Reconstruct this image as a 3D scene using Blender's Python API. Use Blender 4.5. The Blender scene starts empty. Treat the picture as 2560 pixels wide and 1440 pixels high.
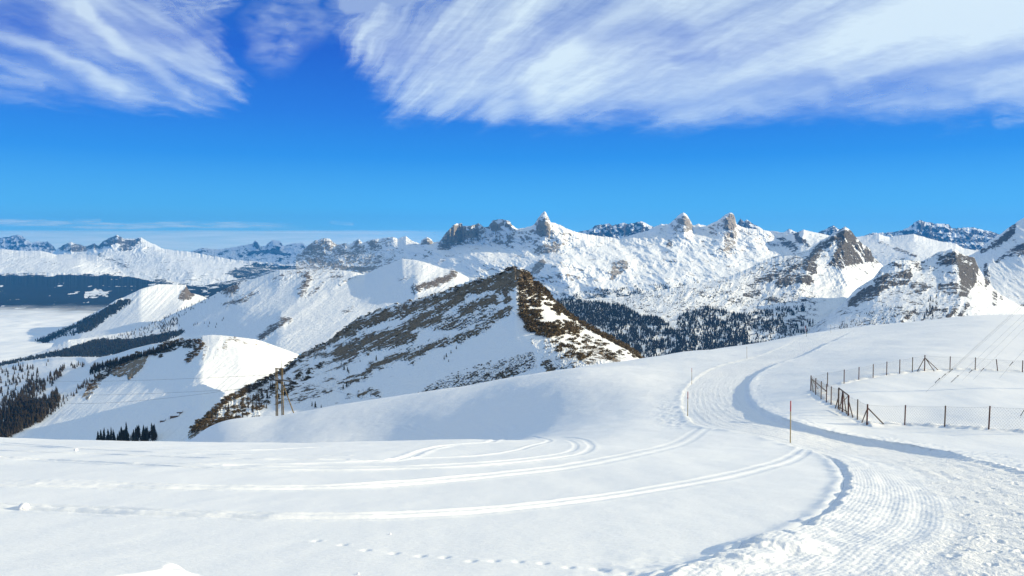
import bpy, math, random
import numpy as np
from math import radians as R
rng = np.random.default_rng(7); random.seed(7)
C = bpy.context.scene.collection

# ------------------------------------------------------------------ camera model
F = 2009.0; TH = math.atan(100/F); CT, ST = math.cos(TH), math.sin(TH)
def unproj(px, py, D):
    a = (np.asarray(px, float)-1280)/F; b = (720-np.asarray(py, float))/F
    dy = CT+b*ST; dz = -ST+b*CT
    return a*D/dy, D*np.ones_like(a), dz*D/dy
def proj(x, y, z):
    c = y*CT-z*ST; u = y*ST+z*CT
    return 1280+F*x/c, 720-F*u/c

# ------------------------------------------------------------------ numpy helpers
_pr = np.random.default_rng(11).permutation(256).astype(np.int32); _pr = np.r_[_pr, _pr]
_ga = np.random.default_rng(12).uniform(0, 2*math.pi, 256); _GX = np.cos(_ga).astype(np.float32); _GY = np.sin(_ga).astype(np.float32)
def pn(x, y, s=0):
    x = np.asarray(x, np.float32); y = np.asarray(y, np.float32)
    fx = np.floor(x); fy = np.floor(y); ix = fx.astype(np.int32)+s*7; iy = fy.astype(np.int32)+s*3; fx = x-fx; fy = y-fy
    ix &= 255; iy &= 255; a = _pr[ix]; b = _pr[(ix+1) & 255]
    def g(p, dy, dx):
        h = _pr[p+((iy+dy) & 255)]; return _GX[h]*(fx-dx)+_GY[h]*(fy-dy)
    u = fx*fx*fx*(fx*(fx*6-15)+10); v = fy*fy*fy*(fy*(fy*6-15)+10)
    n0 = g(a, 0, 0); n0 += u*(g(b, 0, 1)-n0); n1 = g(a, 1, 0); n1 += u*(g(b, 1, 1)-n1)
    return (n0+v*(n1-n0))*1.5
def fbm(x, y, o=4, s=0, g=.5, l=2.03):
    t = 0; a = 1; n = 0
    for i in range(o):
        t = t+a*pn(x, y, s+i*17); n += a; a *= g; x = x*l+3.1; y = y*l+1.7
    return t/n
def ridged(x, y, o=4, s=0, g=.5):
    t = 0; a = 1; n = 0
    for i in range(o):
        t = t+a*(1-2*np.abs(pn(x, y, s+i*13))); n += a; a *= g; x = x*2.07+5.3; y = y*2.07+9.1
    return t/n
def patch(X, Y, s, l=90): return .25+.95*sst(-.25, .35, fbm(X/l, Y/(l*.6), 2, s))
def sst(a, b, x):
    t = np.clip((x-a)/(b-a), 0, 1); return t*t*(3-2*t)
def cubic(xs, Y, xq):
    """hermite interpolation along axis 0 of Y at xq"""
    xs = np.asarray(xs, float); Y = np.asarray(Y, float)
    d = np.diff(Y, axis=0)/np.diff(xs).reshape((-1,)+(1,)*(Y.ndim-1))
    m = np.empty_like(Y); m[0] = d[0]; m[-1] = d[-1]
    h = np.diff(xs); w = (h[1:]/(h[1:]+h[:-1])).reshape((-1,)+(1,)*(Y.ndim-1))
    m[1:-1] = d[:-1]*w+d[1:]*(1-w)
    i = np.clip(np.searchsorted(xs, xq)-1, 0, len(xs)-2)
    hh = h[i]; t = (xq-xs[i])/hh; t = np.clip(t, 0, 1)
    sh = (-1,)+(1,)*(Y.ndim-1); t = t.reshape(sh); hh = hh.reshape(sh)
    return (2*t**3-3*t**2+1)*Y[i]+(t**3-2*t**2+t)*hh*m[i]+(-2*t**3+3*t**2)*Y[i+1]+(t**3-t**2)*hh*m[i+1]
def segd(X, Y, pts):
    """distance of (X, Y) to a polyline"""
    best = np.full(X.shape, 1e9)
    for (ax, ay), (bx, by) in zip(pts[:-1], pts[1:]):
        dx, dy = bx-ax, by-ay; L = dx*dx+dy*dy+1e-9
        t = np.clip(((X-ax)*dx+(Y-ay)*dy)/L, 0, 1)
        best = np.minimum(best, np.hypot(X-ax-t*dx, Y-ay-t*dy))
    return best
def inpoly(X, Y, pts):
    r = np.zeros(X.shape, bool); n = len(pts)
    for i in range(n):
        ax, ay = pts[i]; bx, by = pts[(i+1) % n]
        if ay == by: continue
        c = (ay > Y) != (by > Y)
        r ^= c & (X < (bx-ax)*(Y-ay)/(by-ay)+ax)
    return r
def poly(X, Y, pts, soft=8):
    x0 = min(p[0] for p in pts)-soft*1.5; x1 = max(p[0] for p in pts)+soft*1.5
    y0 = min(p[1] for p in pts)-soft*1.5; y1 = max(p[1] for p in pts)+soft*1.5
    out = np.zeros(X.shape); m = (X > x0) & (X < x1) & (Y > y0) & (Y < y1)
    if not m.any(): return out
    x = X[m]; y = Y[m]; d = segd(x, y, list(pts)+[pts[0]]); ins = inpoly(x, y, pts)
    out[m] = sst(-soft, soft, np.where(ins, d, -d)); return out
def stroke(X, Y, pts, w):
    return 1-sst(.35*w, w, segd(X, Y, pts))
def rstroke(X, Y, pts, w):
    d = segd(X, Y, pts)/w; n = .35*fbm(X/w*.8, Y/w*.8, 4, 77); return np.clip(1.25-.75*(d+n), 0, 1)*(.9+.5*n)
def smooth_line(pts, step):
    p = np.array(pts, float); L = np.r_[0, np.cumsum(np.hypot(*np.diff(p, axis=0).T))]
    q = np.arange(0, L[-1]+step, step); q[-1] = L[-1]
    return cubic(L, p, q)

def mesh_grid(name, X, Y, Z, mat, attrs=None, flip=False):
    nv, nu = X.shape; n = nv*nu
    me = bpy.data.meshes.new(name)
    co = np.empty((n, 3), np.float32); co[:,0] = X.ravel(); co[:,1] = Y.ravel(); co[:,2] = Z.ravel()
    idx = np.arange(n).reshape(nv, nu)
    q = np.stack([idx[1:,:-1], idx[1:,1:], idx[:-1,1:], idx[:-1,:-1]], -1).reshape(-1, 4)
    if flip: q = q[:, ::-1]
    return mesh_np(name, co, q.reshape(-1), 4, mat, attrs)
def mesh_np(name, co, loops, k, mat, attrs=None, smooth=True):
    me = bpy.data.meshes.new(name); nf = len(loops)//k
    me.vertices.add(len(co)); me.vertices.foreach_set('co', np.ascontiguousarray(co, np.float32).ravel())
    me.loops.add(len(loops)); me.loops.foreach_set('vertex_index', np.ascontiguousarray(loops, np.int32))
    me.polygons.add(nf); me.polygons.foreach_set('loop_start', np.arange(nf, dtype=np.int32)*k)
    me.polygons.foreach_set('loop_total', np.full(nf, k, np.int32))
    me.polygons.foreach_set('use_smooth', np.full(nf, smooth))
    for a, v in (attrs or {}).items():
        at = me.attributes.new(a, 'FLOAT', 'POINT'); at.data.foreach_set('value', np.ascontiguousarray(v, np.float32).ravel())
    me.update(); me.validate()
    if mat: me.materials.append(mat)
    o = bpy.data.objects.new(name, me); C.objects.link(o); return o
def obj_py(name, V, Fc, mat, parent=None, smooth=False):
    me = bpy.data.meshes.new(name); me.from_pydata([tuple(map(float, v)) for v in V], [], Fc); me.update()
    if smooth: me.polygons.foreach_set('use_smooth', [True]*len(me.polygons))
    if mat: me.materials.append(mat)
    o = bpy.data.objects.new(name, me); C.objects.link(o)
    if parent: o.parent = parent
    return o
def empty(name, loc, label, cat, group=None):
    o = bpy.data.objects.new(name, None); C.objects.link(o); o.location = loc; tag(o, label, cat, group); return o
def tag(o, label=None, cat=None, group=None, kind=None):
    if label: o['label'] = label
    if cat: o['category'] = cat
    if group: o['group'] = group
    if kind: o['kind'] = kind
    return o
def tube(V, Fc, P, rad, n=6, cap=True):
    """append a tube along points P (list of 3-vectors) with radius or radii"""
    P = [np.array(p, float) for p in P]; rs = rad if hasattr(rad, '__len__') else [rad]*len(P)
    b = len(V)
    for i, p in enumerate(P):
        t = P[min(i+1, len(P)-1)]-P[max(i-1, 0)]; t /= np.linalg.norm(t)+1e-12
        a = np.cross(t, (0,0,1) if abs(t[2]) < .9 else (1,0,0)); a /= np.linalg.norm(a); c = np.cross(t, a)
        for j in range(n):
            th = 2*math.pi*j/n; V.append(p+rs[i]*(a*math.cos(th)+c*math.sin(th)))
    for i in range(len(P)-1):
        for j in range(n):
            Fc.append((b+i*n+j, b+i*n+(j+1) % n, b+(i+1)*n+(j+1) % n, b+(i+1)*n+j))
    if cap:
        Fc.append(tuple(b+j for j in range(n))[::-1]); Fc.append(tuple(b+(len(P)-1)*n+j for j in range(n)))

# ------------------------------------------------------------------ materials
class NT:
    def __init__(s, name):
        s.m = bpy.data.materials.new(name); s.m.use_nodes = True; s.t = s.m.node_tree; s.n = s.t.nodes
        s.b = s.n['Principled BSDF']; s.out = s.n['Material Output']
    def L(s, a, b): s.t.links.new(a, b)
    def add(s, ty, **k):
        n = s.n.new(ty)
        for a, v in k.items(): setattr(n, a, v)
        return n
    def val(s, sock, v):
        if hasattr(v, 'links'): s.L(v, sock)
        else: sock.default_value = v
    def math(s, op, a, b=0.0, clamp=False):
        n = s.add('ShaderNodeMath', operation=op, use_clamp=clamp); s.val(n.inputs[0], a); s.val(n.inputs[1], b); return n.outputs[0]
    def attr(s, name): return s.add('ShaderNodeAttribute', attribute_name=name).outputs['Fac']
    def pos(s, sc=(1,1,1), rot=(0,0,0)):
        g = s.add('ShaderNodeNewGeometry'); m = s.add('ShaderNodeMapping'); m.inputs['Scale'].default_value = sc
        m.inputs['Rotation'].default_value = rot
        s.L(g.outputs['Position'], m.inputs['Vector']); return m.outputs[0]
    def noise(s, vec, scale, det=4, rough=.55, dist=0):
        n = s.add('ShaderNodeTexNoise'); s.L(vec, n.inputs['Vector']); n.inputs['Scale'].default_value = scale
        n.inputs['Detail'].default_value = det; n.inputs['Roughness'].default_value = rough; n.inputs['Distortion'].default_value = dist
        return n.outputs['Fac']
    def ramp(s, fac, a, b):
        n = s.add('ShaderNodeMapRange', interpolation_type='SMOOTHSTEP'); s.val(n.inputs[0], fac)
        n.inputs[1].default_value = a; n.inputs[2].default_value = b; return n.outputs[0]
    def mix(s, f, a, b):
        n = s.add('ShaderNodeMix', data_type='RGBA'); s.val(n.inputs['Factor'], f); s.val(n.inputs['A'], a); s.val(n.inputs['B'], b); return n.outputs['Result']
    def bump(s, h, dist=1.0, st=1.0, nrm=None):
        n = s.add('ShaderNodeBump'); s.val(n.inputs['Height'], h); n.inputs['Distance'].default_value = dist; n.inputs['Strength'].default_value = st
        if nrm is not None: s.L(nrm, n.inputs['Normal'])
        return n.outputs['Normal']
SNOW = (.86, .87, .89, 1)
def mat_mountain(name, unit, rockA=(.20,.175,.15,1), rockB=(.11,.095,.08,1), veg=(.02,.022,.018,1), amp=.5, bump=.8, strata=1.5, tilt=0, along=1.0, fine=.35, ns=.11):
    """unit = metres per source pixel at the mountain; tilt / along: direction and stretch of the rock bands"""
    t = NT(name); g = t.add('ShaderNodeNewGeometry'); mp_ = t.add('ShaderNodeMapping', vector_type='TEXTURE')
    mp_.inputs['Rotation'].default_value = (0, tilt, 0); mp_.inputs['Scale'].default_value = (along, 1, 1/strata); t.L(g.outputs['Position'], mp_.inputs['Vector']); P = mp_.outputs[0]; sc = 1/unit
    n1 = t.noise(P, sc*ns, 6, .66, .4); n2 = t.noise(P, sc*.028, 3); n3 = t.noise(P, sc*.38, 3, .65); n4 = t.noise(P, sc*.9, 2, .6)
    c = lambda n, a: t.math('MULTIPLY', t.math('SUBTRACT', n, .5), a)
    N = t.math('ADD', t.math('ADD', c(n1, 1.5*amp*2), c(n2, .9*amp*2)), c(n3, fine*amp*2))
    rf = t.ramp(t.math('ADD', t.attr('rock'), N), .47, .55)
    rock = t.mix(t.ramp(n3, .32, .68), rockB, rockA); rock = t.mix(t.ramp(n2, .35, .65), rock, tuple(.72*c_ for c_ in rockA[:3])+(1,)); rock = t.mix(t.ramp(n4, .55, .75), rock, tuple(min(1, 1.5*c_) for c_ in rockA[:3])+(1,))
    vf = t.ramp(t.math('ADD', t.attr('veg'), N), .47, .55)
    col = t.mix(rf, SNOW, rock); col = t.mix(vf, col, veg)
    t.L(col, t.b.inputs['Base Color']); t.b.inputs['Roughness'].default_value = .8; t.b.inputs['Specular IOR Level'].default_value = .15
    hb = t.math('ADD', t.math('MULTIPLY', n1, t.math('ADD', t.math('MULTIPLY', rf, 3.0), .55)), t.math('MULTIPLY', n3, t.math('ADD', t.math('MULTIPLY', rf, 1.3), .08)))
    t.L(t.bump(hb, unit*5, bump), t.b.inputs['Normal'])
    return t.m
def mat_simple(name, col, rough=.7, col2=None, scale=5.0, bump=0, sc=(1,1,1)):
    t = NT(name)
    if col2:
        n = t.noise(t.pos(sc), scale, 4); t.L(t.mix(t.ramp(n, .3, .7), col+(1,), col2+(1,)), t.b.inputs['Base Color'])
        if bump: t.L(t.bump(n, bump), t.b.inputs['Normal'])
    else: t.b.inputs['Base Color'].default_value = col+(1,)
    t.b.inputs['Roughness'].default_value = rough; t.b.inputs['Specular IOR Level'].default_value = .25
    return t.m

# ------------------------------------------------------------------ mountain sheets
SH = {}
def sheet(name, x0, x1, nu, nvs, rows, relief=None, rock=None, veg=None, jag=0, jagl=14, mat=None, back=1.0, mono=True, crag=4.0):
    """rows: crest first, then lower control lines, each [(px, py, D), ...]. The surface between them is carved by relief (in pixels of depth)."""
    px = np.linspace(x0, x1, nu); nr = len(rows)
    PY = np.array([np.interp(px, [p[0] for p in r], [p[1] for p in r]) for r in rows])
    DD = np.array([np.interp(px, [p[0] for p in r], [p[2] for p in r]) for r in rows])
    k = np.ones(15)/15
    for i in range(nr):
        DD[i] = np.convolve(np.pad(DD[i], 7, 'edge'), k, 'valid')
        if i: PY[i] = np.convolve(np.pad(PY[i], 7, 'edge'), k, 'valid')
    if jag: PY[0] -= jag*(fbm(px/jagl, px*0+3.3, 4, 5, .6))
    for i in range(1, nr): PY[i] = np.maximum(PY[i], PY[i-1]+1.5)
    v = np.linspace(0, nr-1, nvs)
    g = cubic(np.arange(nr), PY, v); D = cubic(np.arange(nr), DD, v)
    g = np.maximum.accumulate(g, axis=0); PX = np.tile(px, (nvs, 1))
    if relief is not None:
        rel = relief(PX, g); env = sst(-2, 10, g-g[0][None])*.85+.15
        D = D-rel*env*D/F
        if mono:
            D = np.maximum.accumulate(D[::-1], axis=0)[::-1]
            D = D+(np.arange(nvs)[::-1]*.02)[:,None]*D/F
    else: env = 1.0
    ra = rock(PX, g) if rock else np.zeros(PX.shape)
    if crag: D = D-crag*sst(.3, .7, ra)*(ridged((PX+.5*g)/15, g/17, 5, 182, .6)+.6*ridged((PX-.4*g)/6, g/9, 3, 187))*env*D/F
    X, Y, Z = unproj(PX, g, D)
    ax, ay, az = [np.gradient(q_, axis=0) for q_ in (X, Y, Z)]; bx, by, bz = [np.gradient(q_, axis=1) for q_ in (X, Y, Z)]
    cx, cy, cz = ay*bz-az*by, az*bx-ax*bz, ax*by-ay*bx; nz = np.abs(cz)/np.sqrt(cx*cx+cy*cy+cz*cz+1e-9)
    for ax_ in (0, 1):
        nz = (nz+np.roll(nz, 1, ax_)+np.roll(nz, -1, ax_)+np.roll(nz, 2, ax_)+np.roll(nz, -2, ax_))/5
    steep = sst(.88, .45, nz); ra = np.minimum(ra, .88)*(.74+.36*steep)+.05*(steep-.5); va = veg(PX, g) if veg else np.zeros(PX.shape)
    # back side falling away behind the crest
    u = D[0]/F; off = np.array([60, 26, 11, 4, 1.2])[:,None]*u*back
    Yb = Y[0]+off; s = Yb/Y[0]; Xb = X[0]*s; Zb = Z[0]*s-off*.75
    o = mesh_grid(name, np.vstack([Xb, X]), np.vstack([Yb, Y]), np.vstack([Zb, Z]), mat,
                  {'rock': np.vstack([np.tile(ra[0], (5,1)), ra]), 'veg': np.vstack([np.tile(va[0]*0, (5,1)), va])})
    tag(o, kind='structure'); SH[name] = dict(X=X, Y=Y, Z=Z, PX=PX, PY=g, px=px)
    return o
def at(name, px, py):
    """surface point of a sheet nearest to a picture position"""
    s = SH[name]; j = int(np.clip(np.searchsorted(s['px'], px), 0, len(s['px'])-1)); i = int(np.argmin(np.abs(s['PY'][:,j]-py)))
    return np.array([s['X'][i,j], s['Y'][i,j], s['Z'][i,j]])
def warp(PX, PY, a=6, l=25, s=50):
    return PX+a*fbm(PX/l, PY/l, 3, s), PY+a*fbm(PX/l, PY/l, 3, s+7)
def ribs(PX, PY, pts, w, h):
    d = segd(PX+7*fbm(PX/22, PY/22, 3, 61), PY+7*fbm(PX/22, PY/22, 3, 62), pts); return h*np.clip(1-d/w, 0, 1)**1.2
HAZE = 2.6e-5
# ------------------------------------------------------------------ far ranges
def rough(s, l=30, a=8, an=1.0, sh=0.0, o=5):
    """rocky relief; sh tilts its grain, an stretches it along the slope"""
    return lambda X, Y: a*ridged((X+sh*Y)/l, (Y)/(l*an), o, s, .52)
def slopes(X, Y, s, l, thr, amt, an=1.0, sh=0.0):
    n = ridged((X+sh*Y)/l, Y/(l*an), 4, s); return amt*sst(thr, thr+.35, n)

m_far = mat_mountain('far_snow_rock', 12, (.16,.14,.13,1), (.08,.075,.07,1), amp=.55, bump=1.0)
sheet('far_mountains_left', -120, 520, 640, 90,
  [[(-120,600,26000),(0,597,26000),(13,592,26000),(50,587,26000),(69,602,26000),(81,608,26000),(87,604,26000),(118,604,26000),(134,616,26000),(141,626,26000),(170,640,26000),(520,650,26000)],
   [(-120,640,24500),(520,668,24500)], [(-120,690,22500),(520,700,22500)]],
  rough(11, 26, 16, .8, .5), lambda X, Y: .25+.45*slopes(X, Y, 21, 18, .15, 1)-.25*sst(610, 640, Y), None, 4, 9, m_far)
sheet('far_mountains_middle', 460, 900, 520, 90,
  [[(460,640,25000),(480,628,25000),(504,620,25000),(544,624,25000),(584,618,25000),(605,614,25000),(631,609,25000),(636,603,25000),(641,601,25000),(650,616,25000),(662,616,25000),(672,606,25000),(682,600,25000),(699,602,25000),(709,614,25000),(732,609,25000),(756,607,25000),(766,616,25000),(790,620,25000),(900,640,25000)],
   [(460,655,23500),(900,660,23500)], [(460,700,21000),(900,705,21000)]],
  rough(12, 24, 13, .6, .3), lambda X, Y: .22+.3*slopes(X, Y, 22, 18, .15, 1)+.4*stroke(*warp(X, Y), [(600,637),(640,632),(690,627),(715,640)], 7)+.3*stroke(X, Y, [(641,600),(641,612)], 8), None, 2, 9, m_far)
sheet('far_mountains_right', 1420, 2560, 1000, 90,
  [[(1420,600,16000),(1448,579,16000),(1468,576,16000),(1480,572,16000),(1486,565,16000),(1492,562,16000),(1508,561,16000),(1522,559,16000),(1532,564,16000),(1545,561,16000),(1559,556,16000),(1572,560,16000),(1590,556,16000),(1602,553,16000),(1618,560,16000),(1633,567,16000),(1660,590,16000),(1820,600,16000),(1835,570,16000),(1843,560,16000),(1851,547,16000),(1860,553,16000),(1868,550,16000),(1888,562,16000),(1903,571,16000),(1930,590,16000),(1955,584,16000),(1972,572,16000),(1989,579,16000),(2010,590,16000),(2040,585,16000),(2069,570,16000),(2083,564,16000),(2100,574,16000),(2130,596,16000),(2167,587,16000),(2180,582,16000),(2204,582,16000),(2244,579,16000),(2271,569,16000),(2286,556,16000),(2298,550,16000),(2315,554,16000),(2338,559,16000),(2360,560,16000),(2372,561,16000),(2380,571,16000),(2399,570,16000),(2429,568,16000),(2459,575,16000),(2486,581,16000),(2530,600,16000),(2560,610,16000)],
   [(1420,620,15300),(2560,612,15300)], [(1420,680,14000),(2560,660,14000)]],
  rough(13, 24, 20, .8, -.2), lambda X, Y: .30+.38*slopes(X, Y, 23, 15, .1, 1), None, 3, 8, mat_mountain('far_blue_rock', 8, (.13,.12,.12,1), (.06,.06,.065,1), amp=.55))
sheet('massif_left', 110, 760, 760, 160,
  [[(110,650,20000),(144,621,20000),(160,612,20000),(176,605,20000),(190,609,20000),(215,616,20000),(235,609,20000),(245,614,20000),(258,604,20000),(269,597,20000),(292,588,20000),(312,597,20000),(336,597,20000),(353,593,20000),(369,604,20000),(390,612,20000),(413,623,20000),(484,631,19500),(530,640,19000),(590,650,18500),(692,658,18000),(760,672,18000)],
   [(110,665,18500),(250,640,18500),(400,640,18300),(760,680,17600)],
   [(110,690,16000),(330,680,15500),(480,680,15200),(760,700,15500)], [(110,730,14000),(480,722,13500),(760,730,13800)]],
  lambda X, Y: rough(14, 36, 15, .8, .4)(X, Y)+ribs(X, Y, [(355,594),(430,650),(480,690)], 40, 14)+ribs(X, Y, [(292,588),(250,640)], 25, 10),
  lambda X, Y: .1+.25*slopes(X, Y, 24, 20, .2, 1)+.62*stroke(*warp(X, Y, 8, 15), [(155,615),(200,620),(260,606),(295,600),(325,612),(310,618)], 16)+.4*stroke(*warp(X, Y, 8, 15), [(345,600),(330,615)], 12)+.35*stroke(*warp(X,Y,8,15), [(250,640),(300,660),(330,670)], 8),
  lambda X, Y: .62*poly(*warp(X, Y, 10, 15), [(560,682),(600,664),(640,655),(690,660),(760,672),(760,690),(600,700)], 8)+.3*sst(670, 705, Y), 3, 12, mat_mountain('massif_snow_rock', 9, amp=.55))
sheet('plateau_left', -140, 350, 560, 120,
  [[(-140,620,15000),(0,623,15000),(44,626,15000),(101,627,15000),(141,636,15000),(202,636,14800),(242,638,14500),(286,661,14000),(312,685,13700),(350,705,13500)],
   [(-140,652,14000),(200,662,13700),(350,712,13400)], [(-140,705,12500),(200,705,12500),(350,728,12600)]],
  lambda X, Y: 9*fbm((X+2*Y)/42, Y/16, 5, 31)+3*ridged((X+2*Y)/14, Y/8, 3, 33), lambda X, Y: .12+.25*slopes(X, Y, 32, 10, .3, 1, .6, 2), lambda X, Y: .5*sst(675, 690, Y+8*fbm(X/14, Y/6, 3, 35))-.0, 2, 25, mat_mountain('plateau_snow', 7, amp=.45, bump=.8))
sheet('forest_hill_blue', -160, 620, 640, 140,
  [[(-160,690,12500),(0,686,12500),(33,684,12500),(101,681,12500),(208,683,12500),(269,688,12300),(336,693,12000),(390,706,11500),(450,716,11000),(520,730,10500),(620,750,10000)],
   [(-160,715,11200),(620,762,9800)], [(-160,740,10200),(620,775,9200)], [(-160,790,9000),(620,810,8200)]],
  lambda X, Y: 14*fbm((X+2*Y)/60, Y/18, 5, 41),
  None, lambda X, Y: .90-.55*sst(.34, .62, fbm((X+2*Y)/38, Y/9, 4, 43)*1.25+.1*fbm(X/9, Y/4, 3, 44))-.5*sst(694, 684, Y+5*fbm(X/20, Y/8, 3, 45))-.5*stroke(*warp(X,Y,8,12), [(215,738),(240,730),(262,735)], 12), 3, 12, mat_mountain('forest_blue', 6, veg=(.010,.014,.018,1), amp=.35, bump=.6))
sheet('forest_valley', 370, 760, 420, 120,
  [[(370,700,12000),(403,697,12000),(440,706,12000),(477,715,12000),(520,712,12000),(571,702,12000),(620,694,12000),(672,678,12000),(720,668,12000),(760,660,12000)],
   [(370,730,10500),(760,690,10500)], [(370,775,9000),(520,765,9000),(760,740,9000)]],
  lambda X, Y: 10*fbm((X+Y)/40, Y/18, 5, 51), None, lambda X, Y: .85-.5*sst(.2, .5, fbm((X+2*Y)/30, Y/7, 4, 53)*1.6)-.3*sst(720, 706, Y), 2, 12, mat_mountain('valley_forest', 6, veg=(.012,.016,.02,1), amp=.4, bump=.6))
# ------------------------------------------------------------------ the main massif with its pinnacles
Q = [(740,640,11500),(766,617,11500),(786,602,11500),(810,596,11500),(823,596,11500),(832,604,11500),(840,611,11400),(850,611,11200),(863,607,11000),(873,612,11000),(885,603,11000),(897,597,11000),(907,607,10800),(918,603,10800),(931,599,10600),(951,597,10600),(965,594,10500),(981,592,10400),(994,597,10400),(1005,593,10400),(1015,590,10400),(1028,601,10300),(1051,609,10200),(1054,601,9900),(1058,597,9900),(1068,593,9900),(1078,597,9900),(1083,606,9900),(1099,604,9500),(1104,597,9200),(1109,590,9100),(1119,577,9000),(1127,570,9000),(1131,564,9000),(1142,559,9000),(1154,558,9000),(1157,565,9000),(1180,564,9000),(1196,558,9000),(1203,562,9000),(1209,568,9100),(1222,566,9100),(1226,558,9000),(1233,551,9000),(1250,547,9000),(1266,550,9000),(1274,553,9000),(1278,561,9000),(1293,572,9100),(1313,569,9100),(1330,564,9100),(1337,559,9000),(1345,546,8900),(1353,536,8900),(1358,529,8900),(1362,528,8900),(1367,535,8900),(1372,546,8900),(1376,555,8900),(1388,558,9000),(1404,564,9000),(1420,573,9000),(1438,579,9000),(1458,584,9200),(1500,590,9400),(1552,596,9600),(1590,584,9700),(1620,576,9800),(1636,567,9800),(1653,560,9800),(1670,561,9800),(1678,556,9700),(1686,549,9600),(1694,540,9600),(1702,534,9600),(1710,531,9600),(1717,537,9600),(1722,545,9600),(1728,555,9600),(1732,563,9700),(1747,560,9700),(1767,565,9700),(1780,558,9600),(1794,552,9500),(1806,543,9500),(1814,536,9500),(1822,532,9500),(1830,532,9500),(1835,537,9500),(1838,546,9500),(1841,560,9500),(1852,566,9600),(1868,571,9600),(1898,573,9700),(1918,577,9700),(1960,590,9700),(2040,605,9700)]
q_rock = [([(1106,604),(1112,584),(1126,570),(1134,566),(1152,562),(1157,574),(1180,577),(1192,570),(1198,569),(1194,592),(1165,598),(1150,606),(1116,610)],3,.95),
 ([(1226,560),(1234,552),(1245,560),(1255,572),(1240,580),(1228,578)],3,.75),([(1262,552),(1276,560),(1272,572),(1262,566)],3,.6),
 ([(1341,566),(1347,550),(1362,552),(1372,556),(1377,572),(1374,590),(1352,592),(1342,585)],4,.85),
 ([(1330,632),(1350,612),(1385,600),(1404,612),(1400,632),(1370,634),(1345,640)],5,.75),
 ([(1324,682),(1342,652),(1360,643),(1365,662),(1345,685)],4,.85),([(1524,700),(1530,660),(1555,648),(1572,650),(1573,672),(1548,688),(1532,702)],4,.8),
 ([(1664,620),(1668,598),(1684,602),(1680,622)],4,.8),([(1688,566),(1698,545),(1712,533),(1722,548),(1732,564),(1728,575),(1705,577)],3,.62),
 ([(1809,574),(1814,545),(1828,533),(1837,540),(1841,565),(1836,575)],3,.95),([(1806,580),(1836,578),(1840,612),(1842,632),(1812,628)],4,.62),
 ([(1783,628),(1800,615),(1835,618),(1842,636),(1815,645)],5,.6),
 ([(852,645),(860,625),(895,608),(915,612),(918,640),(880,650)],5,.72),([(918,604),(935,598),(955,605),(957,625),(925,628)],4,.75),([(905,665),(912,642),(940,636),(960,640),(955,660)],4,.7),
 ([(1052,612),(1058,597),(1070,594),(1082,604),(1082,612)],3,.8),([(1083,622),(1100,606),(1125,610),(1130,625),(1100,628)],4,.7),([(1050,650),(1058,625),(1085,620),(1090,640)],6,.5),
 ([(830,612),(842,600),(852,612),(846,628)],4,.7),([(1010,592),(1020,590),(1030,602),(1012,604)],3,.5)]
def q_r(X, Y):
    r = .17+.30*slopes(X, Y, 61, 24, .12, 1, .6, -.6)+.32*sst(1060, 850, X)*slopes(X, Y, 62, 15, .0, 1, .35, 1.6)
    xw, yw = warp(X, Y, 4, 9, 63)
    for p, s, a in q_rock: r = np.maximum(r, a*poly(xw, yw, p, s)+.05)
    r += .55*stroke(*warp(X,Y,8,12), [(770,650),(840,665),(900,672),(1000,668)], 7)
    return r
def q_rel(X, Y):
    l = 1.0
    a = 12+13*sst(1100, 1400, X)
    r = 30*ridged((X-.7*Y)/130, Y/75, 2, 70)*sst(950, 1200, X)+a*fbm((X-.8*Y)/60, Y/40, 3, 71, .5)+22*ridged((X-.7*Y)/54, Y/30, 4, 73, .5)*sst(900,1200,X)+6*np.abs(fbm(X/24, Y/14, 3, 79))*sst(1000,1300,X)+3*ridged((X+1.6*Y)/20, Y/9, 3, 75)*sst(1100, 850, X)+7*ridged((X-.5*Y)/16, Y/10, 4, 74, .6)*sst(1000,1250,X)*patch(X, Y, 78)
    r += ribs(X, Y, [(1362,528),(1366,600),(1375,640),(1420,700)], 42, 24)+ribs(X, Y, [(1710,531),(1712,580),(1690,640),(1670,700)], 40, 22)
    r += ribs(X, Y, [(1808,540),(1806,600),(1815,650),(1850,690)], 40, 24)+ribs(X, Y, [(1128,562),(1112,600),(1090,640),(1050,680)], 60, 22)
    r += ribs(X, Y, [(1250,547),(1262,590)], 28, 10)+ribs(X, Y, [(823,596),(846,640)], 30, 20)+ribs(X, Y, [(1560,650),(1572,690)], 26, 16)+ribs(X, Y, [(1354,645),(1362,680)], 24, 14)+ribs(X, Y, [(1068,593),(1072,615)], 14, 9)
    for x0_, x1_, x2_, y_, h_ in ((1106, 1206, 1340, 620, 62), (1343, 1379, 1440, 610, 13), (1692, 1733, 1800, 590, 13), (1808, 1842, 1905, 640, 22)):
        r -= h_*np.clip((X-x0_)/(x1_-x0_), 0, 1)*sst(x2_, x1_, X)*sst(y_+12, y_-12, Y)
    return r
def q_v(X, Y):
    return .52*sst(712, 748, Y+10*fbm(X/30, Y/12, 3, 77)+.02*(1560-X))*sst(1380, 1430, X)
m_main = mat_mountain('main_snow_rock', 4.6, (.42,.37,.31,1), (.15,.13,.11,1), veg=(.02,.024,.024,1), amp=.4, bump=.5)
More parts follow.
